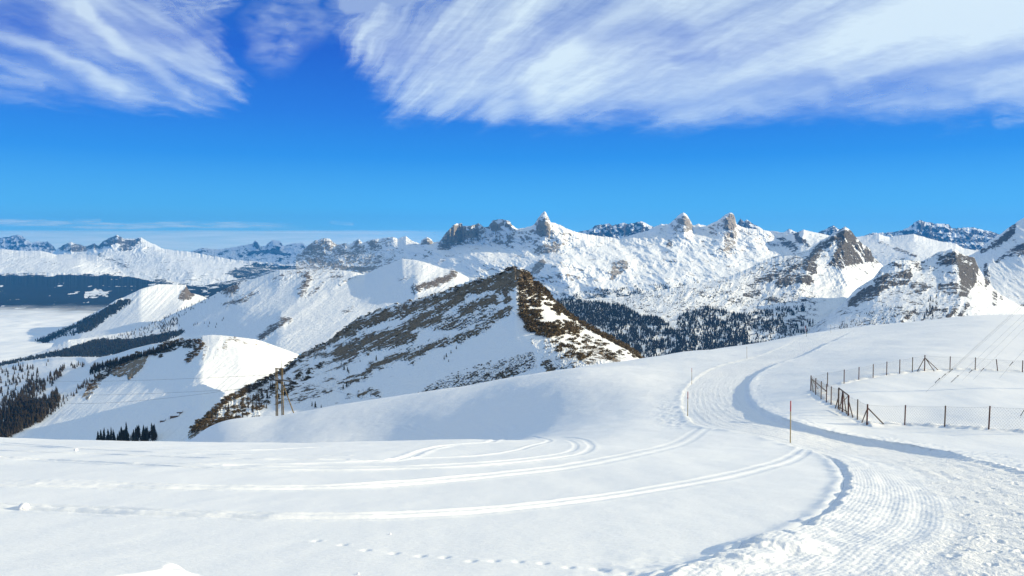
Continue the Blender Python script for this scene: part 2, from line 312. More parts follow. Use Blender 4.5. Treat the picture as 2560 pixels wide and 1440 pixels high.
sheet('mountain_massif', 740, 2040, 1400, 300, [Q,
  [(740,655,10900),(1000,625,9800),(1100,620,9350),(1200,615,9050),(1400,620,8300),(1600,620,8700),(1800,605,8900),(1900,612,9000),(2040,625,9200)],
  [(740,680,9900),(1000,665,9200),(1200,655,8000),(1400,665,7100),(1600,665,7600),(1800,655,7900),(2040,665,8400)],
  [(740,720,8800),(1200,715,7000),(1500,725,6300),(1800,710,6600),(2040,705,7200)],
  [(740,790,7000),(1200,780,6000),(1500,790,5400),(2040,750,6200)]], q_rel, q_r, q_v, 2.2, 6, m_main, crag=6)
sheet('back_ridge_right', 1860, 2520, 720, 130,
  [[(1860,600,10600),(1900,584,10100),(1918,577,9800),(1932,577,9700),(1955,581,9500),(1985,584,9300),(2000,578,9100),(2009,574,9100),(2025,578,9100),(2053,584,9100),(2090,592,9100),(2147,592,9000),(2170,588,9000),(2197,585,8900),(2224,594,8900),(2237,590,8900),(2284,585,8800),(2321,596,8700),(2355,604,8500),(2389,609,8400),(2409,621,8200),(2449,627,8000),(2520,640,8000)],
   [(1860,625,10200),(1930,622,9300),(2000,620,8700),(2284,615,7900),(2520,655,7300)], [(1860,660,9700),(1930,656,8800),(2010,655,7900),(2284,650,7000),(2520,680,6700)], [(1860,720,9000),(2000,720,7400),(2284,720,6200),(2520,720,6000)]],
  lambda X, Y: 12*fbm((X+Y)/50, Y/26, 5, 81)+4*ridged((X+.6*Y)/20, Y/14, 4, 83)+ribs(X, Y, [(1918,577),(1960,640)], 50, 14)+ribs(X, Y, [(2284,585),(2330,640)], 60, 18)+ribs(X, Y, [(2009,574),(2000,620)], 30, 14),
  lambda X, Y: .1+.3*slopes(X, Y, 84, 16, .1, 1, .5, 1.4)*(1-poly(X, Y, [(2180,580),(2420,600),(2420,640),(2180,620)], 15))+.4*stroke(*warp(X,Y,6,10), [(1925,600),(1960,604),(1985,620)], 14)+.5*stroke(*warp(X,Y,5,9), [(1990,585),(2000,600),(2020,612)], 8)+.5*stroke(*warp(X,Y,5,9), [(2200,605),(2240,622),(2290,640)], 6), None, 1.5, 12, mat_mountain('back_ridge_snow', 4.3, (.22,.20,.18,1), (.12,.11,.10,1), amp=.45, bump=.9))
# ------------------------------------------------------------------ right hand peaks
def streak(X, Y, s, l, sh): return ridged((X+sh*Y)/l, (Y)/(l*5), 3, s)
def v_r(X, Y):
    xw, yw = warp(X, Y, 6, 10, 91); r = .12+.18*slopes(X, Y, 92, 20, .25, 1)
    r = np.maximum(r, .95*stroke(xw, yw, [(2484,612),(2505,600),(2528,580),(2533,566)], 13)); r = np.maximum(r, .8*poly(xw, yw, [(2478,660),(2530,615),(2600,590),(2660,600),(2620,640),(2540,640),(2500,655)], 4))
    r = np.maximum(r, .75*stroke(xw, yw, [(2455,628),(2478,618),(2500,612)], 9)); r = np.maximum(r, .62*stroke(xw, yw, [(2465,665),(2470,715)], 12)*(.5+slopes(X, Y, 93, 9, 0, 1)))
    return np.maximum(r, .6*poly(xw, yw, [(2500,790),(2530,755),(2600,740),(2700,760),(2700,830),(2500,830)], 8))
m_r = mat_mountain('right_snow_rock', 2.6, (.22,.19,.165,1), (.10,.085,.075,1), amp=.5, bump=1.0)
sheet('mountain_slope_right', 2400, 2860, 480, 220,
  [[(2400,650,5600),(2449,626,5600),(2460,614,5600),(2473,601,5600),(2490,592,5600),(2503,584,5600),(2515,574,5600),(2530,564,5600),(2545,553,5600),(2560,544,5600),(2620,516,5600),(2700,490,5600),(2860,480,5600)],
   [(2400,690,5000),(2560,640,5000),(2860,620,5000)], [(2400,740,4300),(2860,720,4300)], [(2400,860,3300),(2860,860,3300)]],
  lambda X, Y: 9*fbm((X-.5*Y)/50, Y/50, 5, 95)+6*ridged((X-1*Y)/26, Y/30, 4, 96)+ribs(X, Y, [(2533,566),(2490,620),(2470,670)], 40, 20), v_r, None, 2, 9, m_r)
def t_r(X, Y):
    xw, yw = warp(X, Y, 6, 11, 101)
    r = .14+.25*sst(720, 640, Y)*slopes(X, Y, 102, 12, .05, 1, .5, .9)
    sp = .42*slopes(X, Y, 103, 9, .15, 1, .7, -.8)*sst(1780, 1700, X*0+X-(Y-760)*2)*0
    r += .30*slopes(X, Y, 104, 8, .1, 1, .8, .7)*poly(X, Y, [(1430,745),(1880,672),(2000,640),(2030,680),(2050,780),(2100,860),(1420,860)], 12)
    P = [([(2020,645),(2032,620),(2053,603),(2085,586),(2098,596),(2075,616),(2050,640),(2038,662),(2022,664)],4,.78),
      ([(1998,655),(2020,640),(2040,650),(2044,680),(2030,690),(2005,672)],4,.9),([(1880,715),(1884,698),(1930,682),(1965,668),(2000,655),(2010,664),(1970,685),(1935,695),(1925,712),(1900,708)],4,.85),
      ([(1936,715),(1945,690),(1985,684),(2030,690),(2036,706),(1990,708),(1950,722)],4,.85),([(1852,740),(1862,728),(1900,724),(1908,736),(1880,744)],4,.8),([(1905,750),(1925,740),(1960,745),(1968,758),(1935,758)],4,.75),
      ([(2002,752),(2015,738),(2040,738),(2030,752),(2010,758)],4,.75),([(1850,808),(1900,790),(1960,800),(2010,780),(2030,795),(1980,830),(1920,845)],8,.62),([(1925,830),(1970,800),(2015,790),(2000,815),(1960,832)],5,.75)]
    for p, s, a in P: r = np.maximum(r, a*poly(xw, yw, p, s))
    g = poly(X, Y, [(2090,570),(2140,575),(2185,625),(2185,655),(2150,660),(2120,668),(2100,680),(2070,660),(2090,620)], 8)
    r = np.maximum(r, g*(-.1+.95*sst(-.15, .55, streak(X, Y, 105, 13, -.55))))
    r = np.maximum(r, .85*stroke(xw, yw, [(2165,625),(2178,640)], 10))
    return r
def t_rel(X, Y):
    r = 12*ridged((X+.8*Y)/100, Y/70, 2, 110)+12*fbm((X+.9*Y)/48, Y/34, 5, 111)+6*ridged((X+.6*Y)/18, Y/16, 4, 112)*patch(X, Y, 113)
    r += ribs(X, Y, [(2100,572),(2055,605),(2022,655),(2000,720),(1960,790)], 75, 46)
    r += 7*streak(X, Y, 106, 22, -.55)*poly(X, Y, [(2090,570),(2140,575),(2200,640),(2230,700),(2130,730),(2060,700),(2085,620)], 20)
    r += ribs(X, Y, [(2120,600),(2115,640),(2105,690)], 14, 5)+ribs(X, Y, [(2145,610),(2140,660)], 12, 5)+ribs(X, Y, [(2085,620),(2090,665)], 10, 4)
    return r
m_t = mat_mountain('near_right_snow_rock', 2.2, (.30,.26,.21,1), (.11,.095,.08,1), amp=.6, bump=1.1)
sheet('mountain_peak_right', 1310, 2260, 1060, 320,
  [[(1310,775,4300),(1390,752,4300),(1420,750,4300),(1560,742,4300),(1700,716,4400),(1767,705,4500),(1814,695,4600),(1878,668,4800),(1900,655,4900),(1935,641,5000),(1965,635,5000),(1995,631,5050),(2022,624,5100),(2036,614,5100),(2053,601,5150),(2073,591,5150),(2085,580,5150),(2093,579,5150),(2103,572,5150),(2113,566,5150),(2120,571,5150),(2127,576,5150),(2137,589,5150),(2153,607,5100),(2165,615,5100),(2177,624,5100),(2181,640,5100),(2204,660,5100),(2230,690,5000),(2260,730,5000)],
   [(1390,775,4050),(1700,745,4100),(1900,695,4500),(2113,630,4850),(2204,690,4900),(2260,750,4800)],
   [(1390,810,3750),(1700,790,3750),(1950,760,4000),(2113,700,4400),(2260,790,4300)],
   [(1390,860,3350),(1700,840,3350),(2000,820,3500),(2260,830,3700)], [(1390,940,2800),(2260,900,3000)]],
  t_rel, t_r, None, 1.5, 8, m_t)
def u_r(X, Y):
    xw, yw = warp(X, Y, 6, 11, 121); r = .16+.25*slopes(X, Y, 122, 9, .1, 1, .8, .8)*sst(2480, 2420, X)
    P = [([(2118,768),(2125,745),(2150,725),(2180,712),(2200,725),(2200,745),(2170,752),(2140,768)],4,.95),([(2184,728),(2184,700),(2210,685),(2240,680),(2275,672),(2285,690),(2270,712),(2230,718),(2205,728)],4,.9),
      ([(2272,722),(2280,700),(2310,705),(2325,722),(2300,738)],5,.72),([(2335,735),(2345,712),(2380,700),(2398,712),(2392,735),(2360,742)],4,.82),([(2335,660),(2350,640),(2385,626),(2402,640),(2398,665),(2360,660)],5,.8),
      ([(2222,660),(2240,652),(2260,655),(2250,672)],4,.6)]
    for p, s, a in P: r = np.maximum(r, a*poly(xw, yw, p, s))
    g = poly(X, Y, [(2395,630),(2436,642),(2446,670),(2440,705),(2420,740),(2395,745),(2400,700),(2392,660)], 7)
    r = np.maximum(r, g*(.3+.7*sst(-.3, .4, streak(X, Y, 125, 10, -.5))))
    for c in [(2340,770,2300,810),(2365,775,2330,815),(2395,765,2355,810),(2290,775,2255,805),(2420,760,2400,790)]:
        r = np.maximum(r, .72*stroke(xw, yw, [(c[0],c[1]),(c[2],c[3])], 9))
    for c in [(2470,665,2466,715),(2492,690,2486,760),(2512,700,2505,745)]: r = np.maximum(r, .6*stroke(xw, yw, [(c[0],c[1]),(c[2],c[3])], 8))
    return r
sheet('mountain_hill_right', 1950, 2760, 880, 300,
  [[(1950,880,3400),(2000,850,3400),(2030,818,3450),(2060,794,3500),(2100,768,3600),(2140,722,3700),(2184,695,3800),(2204,668,3850),(2220,660,3850),(2237,651,3850),(2270,650,3850),(2305,653,3900),(2320,644,3900),(2338,634,3950),(2350,629,3950),(2368,626,3950),(2380,622,3950),(2389,623,3950),(2396,629,3950),(2402,634,3950),(2420,640,3950),(2436,644,3950),(2446,668,3950),(2462,695,3950),(2479,715,3950),(2500,735,3900),(2560,770,3800),(2760,830,3700)],
   [(1950,890,3200),(2000,860,3200),(2060,806,3300),(2200,720,3550),(2389,690,3650),(2500,755,3600),(2760,840,3500)], [(1950,905,2950),(2060,826,3050),(2250,780,3050),(2430,760,3150),(2760,850,3200)], [(2060,880,2500),(2760,880,2500)]],
  lambda X, Y: 12*fbm((X+.8*Y)/45, Y/34, 5, 131)+6*ridged((X+.6*Y)/18, Y/16, 4, 132)*patch(X, Y, 133)+ribs(X, Y, [(2389,623),(2400,690),(2400,760),(2350,810)], 60, 36)+ribs(X, Y, [(2420,650),(2418,700)], 12, 5), u_r, None, 1.5, 8, m_t)
# ------------------------------------------------------------------ left hand hills
m_l = mat_mountain('left_snow', 2.6, (.30,.24,.18,1), (.12,.095,.07,1), amp=.45, bump=.85)
sheet('snow_hill_left', 40, 600, 640, 160,
  [[(40,885,6000),(80,858,6000),(97,846,6000),(150,825,6000),(200,800,6100),(262,768,6200),(290,750,6300),(312,742,6400),(353,722,6500),(396,710,6700),(430,711,6800),(464,712,6900),(470,722,6900),(477,732,6900),(500,738,6900),(517,745,6900),(545,756,6900),(600,780,6900)],
   [(40,895,5600),(200,822,5750),(350,770,6000),(450,750,6400),(530,765,6500),(600,790,6500)],
   [(40,905,5200),(200,855,5200),(350,815,5400),(450,790,5750),(600,810,6100)], [(40,930,4700),(200,900,4600),(450,850,4800),(600,850,5200)]],
  lambda X, Y: 5*fbm((X+1.0*Y)/22, Y/90, 4, 141)+2*fbm((X+Y)/8, Y/40, 3, 142)+ribs(X, Y, [(466,712),(462,750),(440,790)], 36, 12),
  lambda X, Y: .1+.85*np.maximum(poly(*warp(X,Y,4,8), [(445,745),(455,725),(466,714),(476,728),(486,738),(478,748),(450,752)], 3), 0)+.3*slopes(X, Y, 143, 9, .3, 1)*sst(440,480,X),
  lambda X, Y: .0+.75*poly(*warp(X,Y,8,10,144), [(40,885),(90,850),(180,812),(262,770),(300,748),(335,750),(300,775),(262,800),(230,825),(180,838),(190,820),(150,840),(60,890)], 5), 1.2, 12, m_l)
def e_rel(X, Y):
    r = 9*fbm((X+1.1*Y)/60, Y/70, 5, 151)+5.5*ridged((X+1.3*Y)/36, Y/100, 4, 153)*patch(X, Y, 154, 120)+2*ridged((X+1.3*Y)/13, Y/50, 3, 158)*patch(X, Y, 159)
    for p, w, h in [([(712,690),(690,735),(620,775)],18,8),([(768,690),(750,740),(700,790)],20,10),([(800,740),(770,770),(690,815)],22,10),([(890,680),(860,700),(832,720)],24,12),([(960,700),(930,740),(860,780)],24,9),([(1010,690),(1000,720),(960,750)],22,9),([(1040,650),(1060,670),(1040,720)],20,7),([(1135,676),(1100,705),(1040,725)],26,12),([(840,790),(760,820),(690,850)],22,9),([(720,800),(690,830),(650,845)],14,6),([(900,815),(860,840),(800,870)],24,9)]:
        r += ribs(X, Y, p, w, h)
    return r
def e_r(X, Y):
    xw, yw = warp(X, Y, 6, 9, 155); r = .06+.1*slopes(X, Y, 156, 14, .3, 1)
    for p, w, a in [([(745,682),(770,690),(762,715),(752,735)],10,.62),([(690,700),(730,690),(800,683),(850,690)],16,.45),([(650,845),(690,815),(712,800)],9,.7),([(700,795),(725,800)],8,.6),([(1040,722),(1080,710),(1110,700),(1135,682)],11,.72),([(820,690),(800,715),(765,745)],7,.5),([(850,710),(890,690)],5,.5),([(585,720),(570,728)],12,.85),([(640,730),(600,750),(560,765)],12,.5),([(900,760),(860,780)],9,.45),([(1000,700),(1040,690)],8,.4)]:
        r = np.maximum(r, 1.35*a*rstroke(xw, yw, p, w*1.2))
    return r
def e_v(X, Y):
    return .78*poly(*warp(X,Y,7,10,157), [(-60,912),(0,905),(100,885),(170,868),(240,845),(330,845),(460,822),(462,832),(400,858),(330,880),(250,893),(130,893),(60,902),(0,916),(-60,925)], 5)
sheet('snow_slope_left', -160, 1480, 1500, 260,
  [[(-160,938,4500),(0,906,4500),(60,893,4587),(100,880,4645),(130,868,4689),(170,850,4747),(240,842,4850),(330,828,5013),(400,802,5140),(433,784,5200),(480,764,5251),(517,746,5291),(545,732,5321),(571,717,5350),(620,702,5369),(660,688,5384),(699,675,5400),(739,674,5331),(780,674,5261),(816,674,5200),(860,676,5111),(880,679,5071),(894,681,5043),(912,687,5007),(940,672,4950),(984,656,4862),(1005,647,4820),(1038,650,4754),(1060,655,4706),(1092,666,4636),(1110,671,4596),(1135,675,4542),(1172,694,4461),(1220,692,4400),(1265,700,4400),(1300,735,4300),(1330,830,4300),(1480,960,4200)],
   [(-160,950,4200),(0,920,4200),(250,880,4450),(450,830,4600),(600,765,4700),(750,735,4600),(900,735,4400),(1040,712,4100),(1200,740,3900),(1300,770,3950),(1330,850,3950),(1480,975,3800)],
   [(-160,965,3800),(0,945,3800),(300,920,3900),(500,870,3950),(700,800,3900),(900,790,3750),(1200,800,3400),(1300,820,3500),(1330,880,3500),(1480,990,3400)],
   [(-160,990,3200),(0,985,3200),(400,940,3150),(700,890,3050),(900,870,2950),(1480,900,2600)]],
  e_rel, e_r, e_v, .8, 12, m_l)
m_d = mat_mountain('dome_snow', 1.0, (.40,.30,.19,1), (.17,.12,.075,1), veg=(.03,.022,.014,1), amp=.45, bump=.6)
def d_rel(X, Y):
    m = poly(X, Y, [(-160,900),(200,890),(225,930),(130,985),(0,1095),(-160,1130)], 10)
    r = -26*m+5*fbm((X+1.0*Y)/70, Y/70, 4, 161)+(1-m)*(7*fbm((X+1.15*Y)/20, Y/80, 3, 163)+2.2*fbm((X+1.2*Y)/9, Y/60, 3, 165))*sst(870, 940, Y)
    r += 16*poly(*warp(X,Y,3,12,166), [(276,935),(285,905),(320,890),(352,892),(370,880),(358,915),(335,942),(322,948),(315,935),(295,942)], 3)+8*ridged(X/7, Y/60, 2, 167)*poly(X, Y, [(276,945),(285,905),(352,892),(370,885),(335,945)], 5)
    r += ribs(X, Y, [(551,838),(535,870),(512,905),(480,960)], 60, 22)+5*fbm((X+2*Y)/30, Y/16, 3, 168)*m
    for p, w, h in [([(440,1030),(400,1055),(350,1075),(300,1090),(250,1100)],14,7),([(390,975),(350,1000),(300,1020)],10,4),([(150,1050),(110,1090)],9,4),([(480,1010),(430,1035),(380,1050)],9,4)]: r += ribs(X, Y, p, w, h)
    return r
def d_r(X, Y):
    xw, yw = warp(X, Y, 6, 9, 169); r = X*0+.03
    for p, s, a in [([(276,935),(285,905),(320,888),(352,890),(372,872),(378,880),(358,915),(335,942),(322,950),(315,935),(295,942)],3,.95)]: r = np.maximum(r, a*poly(X+2*fbm(X/6,Y/30,2,1), yw, p, s))
    for p, w, a in [([(250,945),(215,990)],16,.8),([(380,880),(430,868),(460,865)],18,.5),([(500,850),(490,880),(468,905)],14,.6),([(515,870),(508,895)],10,.55),([(555,845),(600,848),(650,860),(690,872)],14,.5),([(545,880),(538,900)],11,.48),([(575,848),(560,870)],15,.5),([(300,905),(275,925),(245,945)],12,.6)]:
        r = np.maximum(r, a*stroke(xw, yw, p, w))
    return r
sheet('snow_dome', -200, 860, 1100, 340,
  [[(-200,950,2500),(-80,925,2500),(0,916,2500),(60,903,2450),(130,893,2400),(190,892,2350),(250,893,2250),(290,885,2150),(330,872,2100),(380,860,2050),(433,853,2000),(470,845,1950),(504,839,1900),(530,837,1900),(551,838,1900),(590,842,1900),(638,848,1920),(665,856,1945),(692,866,1970),(720,876,1995),(746,886,2020),(800,910,2060),(860,940,2250)],
   [(-200,980,2250),(0,945,2250),(250,930,1950),(504,890,1720),(600,890,1730),(746,930,1790),(860,980,1800)],
   [(-200,1020,2000),(0,985,2000),(250,980,1700),(504,950,1520),(746,985,1540),(860,1030,1540)],
   [(-200,1070,1750),(0,1040,1700),(250,1040,1450),(504,1030,1300),(860,1090,1300)], [(-200,1180,1350),(0,1160,1300),(250,1150,1150),(860,1180,1050)], [(-200,1480,950),(860,1480,700)]],
  d_rel, d_r, None, .5, 15, m_d)
# ------------------------------------------------------------------ the near rocky peak
def p_r(X, Y):
    xw, yw = warp(X, Y, 9, 16, 171); xw, yw = xw+3*fbm(X/4, Y/4, 2, 1), yw+3*fbm(X/4, Y/4, 2, 2); s = ridged((X+1.2*Y)/9, (Y-.35*X*0)/7, 3, 172)
    r = .10+.12*slopes(X, Y, 173, 18, .3, 1)
    st = [([(756,886),(800,866),(850,833),(880,818),(905,806),(950,792),(1000,776),(1060,762),(1120,736),(1180,716),(1240,698),(1290,684)],14,.9),
      ([(850,885),(890,868),(930,855),(980,846),(1020,832)],24,.95),([(1035,815),(1060,798),(1095,790)],20,.92),([(1100,765),(1125,750),(1150,742)],17,.9),([(1155,775),(1190,762),(1230,748)],18,.85),
      ([(1190,722),(1215,712),(1236,714)],16,.92),([(1250,712),(1280,705),(1318,690)],20,.95),([(1262,715),(1268,750)],9,.8),
      ([(850,955),(880,948),(915,935),(935,915),(980,898),(1018,885),(1060,868),(1100,858),(1135,848),(1170,835),(1206,820),(1236,795),(1275,772)],11,.82),
      ([(850,965),(830,955),(790,965),(740,985)],16,.66),([(1030,898),(1055,880)],12,.75),([(700,1010),(740,998),(780,985),(820,972)],16,.66),
      ([(480,1080),(510,1060),(540,1040)],16,.8),([(545,1050),(600,1045),(640,1030)],16,.6),([(560,1010),(620,985),(680,960),(720,930),(760,905)],26,.62),
      ([(740,935),(790,925),(850,905),(860,900)],26,.6),([(800,890),(840,880)],22,.66),([(900,985),(930,978),(945,985)],10,.8),([(870,990),(900,990)],7,.6),
      ([(1375,850),(1368,880),(1372,920)],16,.66),([(1362,900),(1380,925)],12,.85),([(1436,850),(1432,880),(1434,912)],10,.66),([(1465,850),(1464,905)],11,.7),([(1492,882),(1540,900)],14,.8),([(1400,845),(1380,870)],8,.5),
      ([(1500,865),(1520,885)],12,.7),([(1330,850),(1345,880)],8,.5)]
    for p, w, a in st: r = np.maximum(r, a*rstroke(xw, yw, p, w*1.3))
    sp = poly(X, Y, [(1030,985),(1110,940),(1200,915),(1300,880),(1340,870),(1350,920),(1250,960),(1050,1010)], 14)*(.12+.42*slopes(X, Y, 175, 8, .2, 1))
    sp2 = poly(X, Y, [(1080,790),(1150,770),(1230,760),(1290,780),(1230,800),(1150,830),(1080,830)], 12)*(.2+.4*slopes(X, Y, 176, 8, .1, 1))
    r = np.maximum(r, np.maximum(sp, sp2))
    r = np.maximum(r, poly(X, Y, [(1385,840),(1500,850),(1590,890),(1560,910),(1380,930)], 10)*(.12+.38*slopes(X, Y, 177, 8, .15, 1, 1.6)))
    return r
def p_rel(X, Y):
    r = 9*fbm((X+1.3*Y)/70, Y/60, 4, 181)
    rk = p_r(X, Y)
    r += sst(.25, .75, rk)*5+1.3*fbm((X+1.0*Y)/12, Y/30, 3, 183)
    r += ribs(X, Y, [(1300,668),(1293,730),(1300,780),(1335,806),(1395,812)], 55, 20)+ribs(X, Y, [(1435,840),(1440,910)], 22, 5)
    return r
def p_v(X, Y): return X*0
m_p = mat_mountain('peak_snow_rock', .62, (.48,.36,.24,1), (.17,.125,.08,1), amp=.42, bump=1.1, strata=1.7, tilt=R(-27), along=1.8, ns=.075)
sheet('rocky_peak', 430, 1680, 1700, 500,
  [[(430,1120,900),(474,1078,950),(490,1060,980),(504,1048,1000),(540,1015,1060),(564,994,1100),(600,972,1150),(645,954,1200),(680,938,1260),(709,920,1300),(732,904,1330),(756,882,1350),(780,872,1370),(806,860,1380),(850,828,1400),(875,808,1400),(900,792,1400),(940,776,1400),(974,761,1400),(1005,757,1390),(1038,749,1380),(1080,737,1360),(1135,718,1330),(1160,707,1310),(1186,698,1300),(1215,692,1280),(1246,683,1260),(1265,674,1250),(1287,667,1240),(1303,670,1230),(1316,676,1230),(1327,685,1230),(1331,694,1230),(1334,705,1225),(1347,709,1220),(1356,716,1215),(1364,725,1210),(1374,737,1205),(1384,749,1200),(1402,768,1190),(1421,785,1180),(1455,806,1160),(1485,822,1150),(1512,836,1140),(1540,851,1130),(1569,866,1120),(1590,879,1110),(1607,893,1100),(1640,925,1100),(1680,950,1100)],
   [(430,1135,870),(504,1075,930),(645,1000,1080),(756,930,1210),(850,880,1260),(1000,815,1260),(1135,775,1210),(1290,735,1120),(1384,790,1060),(1455,840,1030),(1569,885,980),(1680,965,930)],
   [(430,1150,830),(504,1095,880),(645,1040,980),(756,980,1080),(850,935,1130),(1000,875,1130),(1135,840,1080),(1290,810,1000),(1384,840,930),(1455,870,890),(1569,905,850),(1680,975,800)],
   [(430,1170,790),(645,1080,890),(850,1000,1000),(1000,945,990),(1135,915,950),(1290,890,880),(1400,895,800),(1569,925,730),(1680,985,680)],
   [(430,1200,700),(645,1140,790),(850,1080,860),(1000,1030,850),(1290,990,770),(1569,970,660),(1680,1000,620)], [(430,1460,520),(1680,1300,430)]],
  p_rel, p_r, p_v, 8, 14, m_p, crag=10)
# ------------------------------------------------------------------ near snow field (one sheet, polar grid)
ST_D = np.array([2,5,10,20,30,40,50,60,75,90,110,130,150,180,210,260,330,430.])
def nr(D): return -(2.05+.205*D)
nearv = [nr(d) for d in (2,5,10,20,30,40,50)]
def col(*v): return nearv+list(v)
TB = {-300: col(-14.35,-20,-28,-38,-47,-56,-70,-85,-110,-150,-200), 0: col(-14.35,-20,-28,-38,-47,-56,-70,-85,-110,-150,-200),
 250: col(-14.5,-19.6,-26,-35,-42,-48,-58,-72,-95,-130,-180), 400: col(-14.65,-19.2,-25.5,-34,-41,-45.2,-49,-60,-80,-110,-160),
 500: col(-14.65,-19,-24.5,-32,-37,-39.8,-41.4,-51,-70,-100,-150), 700: col(-14.6,-19,-24,-30.5,-33.6,-35.4,-37.6,-45,-62,-92,-140),
 900: col(-14.5,-19.2,-24.2,-28.8,-30.5,-31.6,-34.6,-41.5,-58,-88,-135), 1100: col(-14.25,-18.4,-21.9,-24.6,-25.8,-27.7,-31.8,-39,-55,-84,-130),
 1250: col(-14.2,-17.6,-20.2,-22.4,-23.6,-25.4,-29.6,-37,-52,-80,-125), 1400: col(-14.2,-16.8,-18.6,-20.4,-22,-23.7,-27.6,-35,-50,-78,-120),
 1550: col(-13.9,-16.2,-17.8,-19.7,-21.2,-22.6,-25.6,-32,-47,-75,-118), 1700: col(-13.8,-16,-17.5,-19.3,-20.6,-21.8,-23.9,-28,-42,-70,-112),
 1850: col(-13.5,-15.3,-16.8,-18.4,-19.7,-21,-23.1,-25.7,-35,-60,-100), 2000: col(-13.1,-14.6,-15.8,-17.3,-18.5,-19.6,-21.5,-23.5,-29.3,-50,-88),
 2150: col(-13.3,-14.1,-14.7,-16.1,-17.2,-18.2,-20,-22,-25.9,-40,-75), 2300: col(-13.3,-13.9,-14.3,-15.1,-16.1,-17,-18.6,-20.2,-23.6,-34,-65),
 2450: col(-12.9,-13.6,-14.2,-14.8,-15.5,-16.2,-17.5,-18.9,-21.8,-31,-60), 2600: col(-12.7,-13.5,-14.1,-14.7,-15.4,-16.1,-17.4,-18.8,-21.6,-31,-60), 2900: col(-12.5,-13.4,-14,-14.6,-15.3,-16,-17.3,-18.7,-21.6,-31,-60)}
tk = np.array(sorted(TB)); TT = np.array([TB[k] for k in tk])      # columns x stations
NU, NV = 1360, 1620
K = (np.linspace(-190, 2750, NU)-1280)/F
DG = np.r_[np.geomspace(6, 62, 1080), np.geomspace(62, 430, NV-1079)[1:]]
def bedz(k, D):
    kp = k*F+1280; A = cubic(tk, TT, kp)                            # (nu, stations)
    return cubic(np.log(ST_D), A.T, np.log(D))                      # (nD, nu)
Zg = bedz(K, DG)
for _ in range(3): Zg[1:-1] = .25*Zg[:-2]+.5*Zg[1:-1]+.25*Zg[2:]
Xg = K[None,:]*DG[:,None]; Yg = np.repeat(DG[:,None], NU, 1)
# shaded hollow below the far hill
g1 = lambda cx, cy, sx, sy, a, th=0: a*np.exp(-((((Xg-cx)*math.cos(th)+(Yg-cy)*math.sin(th))/sx)**2+((-(Xg-cx)*math.sin(th)+(Yg-cy)*math.cos(th))/sy)**2))
Zg += g1(-10, 112, 17, 32, -3.6, .25)+g1(10, 132, 14, 22, 1.0, .2)
Zg += .15*fbm(Xg/9, Yg/14, 3, 201)*sst(8, 30, Yg)+.022*fbm(Xg/1.6, Yg/2.6, 3, 203)+.35*fbm(Xg/22, Yg/22, 2, 205)*sst(60, 120, Yg)
def ground_pt(px, py):
    """where the sight line of a picture position meets the snow"""
    a = (px-1280)/F; b = (720-py)/F; dy = CT+b*ST; k = a/dy; s = (-ST+b*CT)/dy
    def hit(j):
        zz = Zg[:,j]/DG; h = np.nonzero(zz >= s)[0]
        if not len(h): return DG[int(np.argmax(zz))]
        i = max(h[0], 1); u = (s-zz[i-1])/(zz[i]-zz[i-1]+1e-12); return DG[i-1]+(DG[i]-DG[i-1])*min(max(u, 0), 1)
    jf = (k-K[0])/(K[1]-K[0]); j = int(np.clip(jf, 0, NU-2)); u = min(max(jf-j, 0), 1); D = hit(j)*(1-u)+hit(j+1)*u
    return k*D, D
def gz(x, y):
    k = x/y; j = (k-K[0])/(K[1]-K[0]); j0 = int(np.clip(j, 0, NU-2)); i = np.interp(y, DG, np.arange(len(DG))); i0 = int(min(i, len(DG)-2))
    u = np.clip(j-j0, 0, 1); v = i-i0
    return float((Zg[i0,j0]*(1-u)+Zg[i0,j0+1]*u)*(1-v)+(Zg[i0+1,j0]*(1-u)+Zg[i0+1,j0+1]*u)*v)
def stamp(P, w):
    """distance, side and length along a world polyline for every grid vertex within w"""
    dist = np.full(Xg.shape, 1e6, np.float32); side = np.zeros(Xg.shape, np.float32); S = np.zeros(Xg.shape, np.float32); L = 0
    dk = K[1]-K[0]
    for (ax, ay), (bx, by) in zip(P[:-1], P[1:]):
        y0 = max(min(ay, by)-w, DG[0]); y1 = max(ay, by)+w; i0 = max(np.searchsorted(DG, y0)-1, 0); i1 = min(np.searchsorted(DG, y1)+1, len(DG))
        xs0 = min(ax, bx)-w; xs1 = max(ax, bx)+w
        k0 = min(xs0/y0, xs0/y1); k1 = max(xs1/y0, xs1/y1)
        j0 = int(np.clip((k0-K[0])/dk, 0, NU)); j1 = int(np.clip((k1-K[0])/dk+2, 0, NU)); ln = math.hypot(bx-ax, by-ay)
        if i1 > i0 and j1 > j0 and ln > 1e-6:
            x = Xg[i0:i1,j0:j1]; y = Yg[i0:i1,j0:j1]; dx, dy = (bx-ax)/ln, (by-ay)/ln
            t = np.clip((x-ax)*dx+(y-ay)*dy, 0, ln); d = np.hypot(x-ax-t*dx, y-ay-t*dy)
            m = d < dist[i0:i1,j0:j1]
            dist[i0:i1,j0:j1][m] = d[m]; side[i0:i1,j0:j1][m] = np.sign(dx*(y-ay)-dy*(x-ax))[m]; S[i0:i1,j0:j1][m] = (L+t)[m]
        L += ln
    return dist, side, S
def wline(pts, step=8, sm=4): 
    q = smooth_line(pts, step); P = [ground_pt(a, b) for a, b in q]
    out = [P[0]]
    for p in P[1:]:
        if math.hypot(p[0]-out[-1][0], p[1]-out[-1][1]) > .12: out.append(p)
    out = np.array(out)
    for _ in range(sm): out[1:-1] = .25*out[:-2]+.5*out[1:-1]+.25*out[2:]
    return [tuple(p) for p in out]
